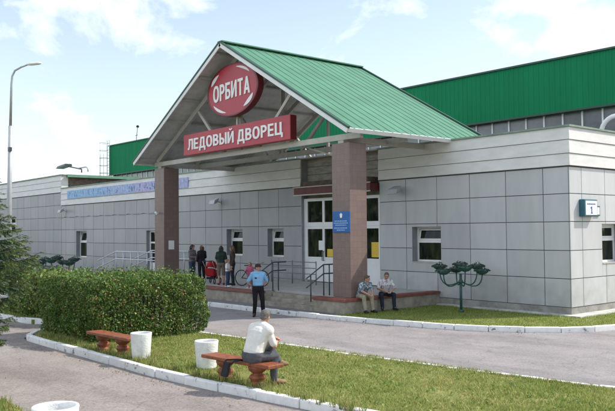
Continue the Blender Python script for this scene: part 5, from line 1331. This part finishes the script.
# ------------------------------------------------------------------ SMALL GROWTH AND LITTER
def tufts(name, lab, spots, seed, hh=(.07, .20), z=0.0):
    rg = np.random.default_rng(seed); V = []; C = []
    for (x, y, r, n) in spots:
        a = rg.uniform(0, 2*np.pi, n); q = r*np.sqrt(rg.random(n)); px, py = x+q*np.cos(a), y+q*np.sin(a)
        h = rg.uniform(*hh, n); b = rg.uniform(0, 2*np.pi, n); w = rg.uniform(.004, .009, n); la = rg.uniform(0, 2*np.pi, n); ln = h*rg.uniform(.1, .6, n)
        v = np.zeros((n, 3, 3)); v[:, 0] = np.c_[px-np.cos(b)*w, py-np.sin(b)*w, np.full(n, z-.005)]; v[:, 1] = np.c_[px+np.cos(b)*w, py+np.sin(b)*w, np.full(n, z-.005)]
        v[:, 2] = np.c_[px+np.cos(la)*ln, py+np.sin(la)*ln, z+h]; V.append(v)
        d = (rg.random(n) < .45)[:, None]; C.append(np.where(d, np.array([.44,.37,.17]), np.array([.15,.235,.045]))*rg.uniform(.7, 1.3, (n, 1)))
    V = np.concatenate(V); C = np.concatenate(C)
    return stuff(np_mesh(name, V.reshape(-1, 3), np.arange(len(V)*3).reshape(-1, 3), C, M_BLADE, tri=True), lab, 'grass')
rt = random.Random(8)
sp = []
for (x, y) in ((-2.02,-13.85),(-.05,-13.42),(-3.82,-14.09),(-2.94,-14.02),(1.02,-13.86),(1.94,-13.77)): sp += [(x+rt.uniform(-.3,.3), y+rt.uniform(-.3,.3), .14, 60) for _ in range(5)]
sp += [(rt.uniform(-7.5,-4.4), -14.15+rt.uniform(-.12,.12), .12, 40) for _ in range(20)]
for i in range(90):
    t_ = rt.random(); x = -4+10*t_; sp.append((x, -14.22+.055*(x+.3)+rt.uniform(0, .12)+(.0 if x < 1 else .03*(x-1)), .07, 22))
for i in range(60):
    x = rt.uniform(-4.5, 6); pass
tufts('tall_grass', 'short grass fringe hanging over the road kerb of the lawn', [(x_, -10.78+.115*(x_+5)-rt.uniform(0, .08), .10, 26) for x_ in [rt.uniform(-4.5, 7) for _ in range(160)]], 31, hh=(.03, .085))
tufts('tall_grass', 'longer uncut grass round the benches, bins and kerbs of the lawn', sp, 3)
tufts('tall_grass', 'dry straw grass at the near path edge in the bottom left corner', [(rt.uniform(-2.5, 2.6), -17.55-rt.uniform(0, .8), .12, 45) for _ in range(70)], 6, z=-.07)
# broad-leaved weeds in the lawn
rg = np.random.default_rng(12); pts = []
for i in range(200):
    x, y = rg.uniform(-4.5, 8), rg.uniform(-14, -9.6)
    for k in range(7): pts.append((x+rg.normal(0, .05), y+rg.normal(0, .05), rg.uniform(.015, .05)))
pts = np.array(pts); k = in_poly(pts[:, 0], pts[:, 1], mid_poly); 
w_ = leaf_cards(pts[k], .05, rg, 'weeds', None, np.array([[.15,.24,.05],[.20,.28,.06]]), up=1.2); stuff(w_, 'low broad-leaved weeds scattered through the lawn', 'weeds')
# a few dry leaves and grit along the kerbs
pts = []
for i in range(260): 
    x = rg.uniform(-7, 4.2); pts.append((x, -14.62-abs(rg.normal(0, .14))+.02*(x+.3)+max(0, .055*(x-.3)), PZ+.008))
for i in range(200):
    x = rg.uniform(-9, 1); pts.append((x, np.interp(x, [-11.8,-8.6,-5.8,-4.2,-2.8,-1.6,-.5,.2,.95], [-5.95,-5.8,-5.6,-5.35,-5.02,-4.74,-4.4,-4.0,-3.42])-.06-abs(rg.normal(0, .16)), PZ+.012))
for i in range(30): pts.append((rg.uniform(-8, 4), rg.uniform(-17, -14.8), PZ+.008))
l_ = leaf_cards(np.array(pts), .028, rg, 'dry_leaves', None, np.array([[.26,.18,.09],[.18,.14,.09],[.30,.25,.12]]), up=6); stuff(l_, 'dry leaves and grit scattered along the kerbs', 'leaf litter')

# trees across the square, behind the camera: they stand where the door and window glass mirrors them
PAL_T = np.array([[.045,.075,.022],[.07,.11,.03],[.10,.14,.04]])
base_tree = None
rt2 = random.Random(4)
for i in range(13):
    x, y = -100+i*7.2+rt2.uniform(-1.5, 1.5), -42+rt2.uniform(-5, 4)
    if base_tree is None:
        t = thing('leafy_tree', 'tall leafy tree standing across the square from the entrance', 'tree', (x, y, PZ), 0, 'trees across the square')
        b = MB(); b.tube([(0,0,-.1),(.1,.05,2.5),(.0,.1,6),(.1,0,10)], [.28,.22,.15,.04], 10)
        for k in range(9):
            a = k*2.4; z0 = 2.6+k*.75; b.tube([(0.05,.05,z0),(1.3*math.cos(a),1.3*math.sin(a),z0+1.1),(2.5*math.cos(a),2.5*math.sin(a),z0+1.7)], [.10,.06,.02], 6)
        b.build('trunk', M_BARK, t)
        rg = np.random.default_rng(77); P = []
        for k in range(46):
            a = rg.uniform(0, 2*np.pi); z = rg.uniform(2.6, 11.2); rr = 3.4*math.sin(math.pi*min(1, (z-1.4)/10.6))**.7*rg.uniform(.35, 1); c = np.array([rr*math.cos(a), rr*math.sin(a), z])
            q = rg.normal(size=(230, 3)); q /= np.linalg.norm(q, axis=1)[:, None]; P.append(c+q*np.array([1.25,1.25,.95])*rg.uniform(.55, 1, (230, 1)))
        leaf_cards(np.concatenate(P), .22, rg, 'crown', t, PAL_T); base_tree = t
    else:
        c = copy_tree(base_tree); c.location = (x, y, PZ); c.rotation_euler = (0, 0, rt2.uniform(0, 6)); k = rt2.uniform(.85, 1.2); c.scale = (k, k, k)
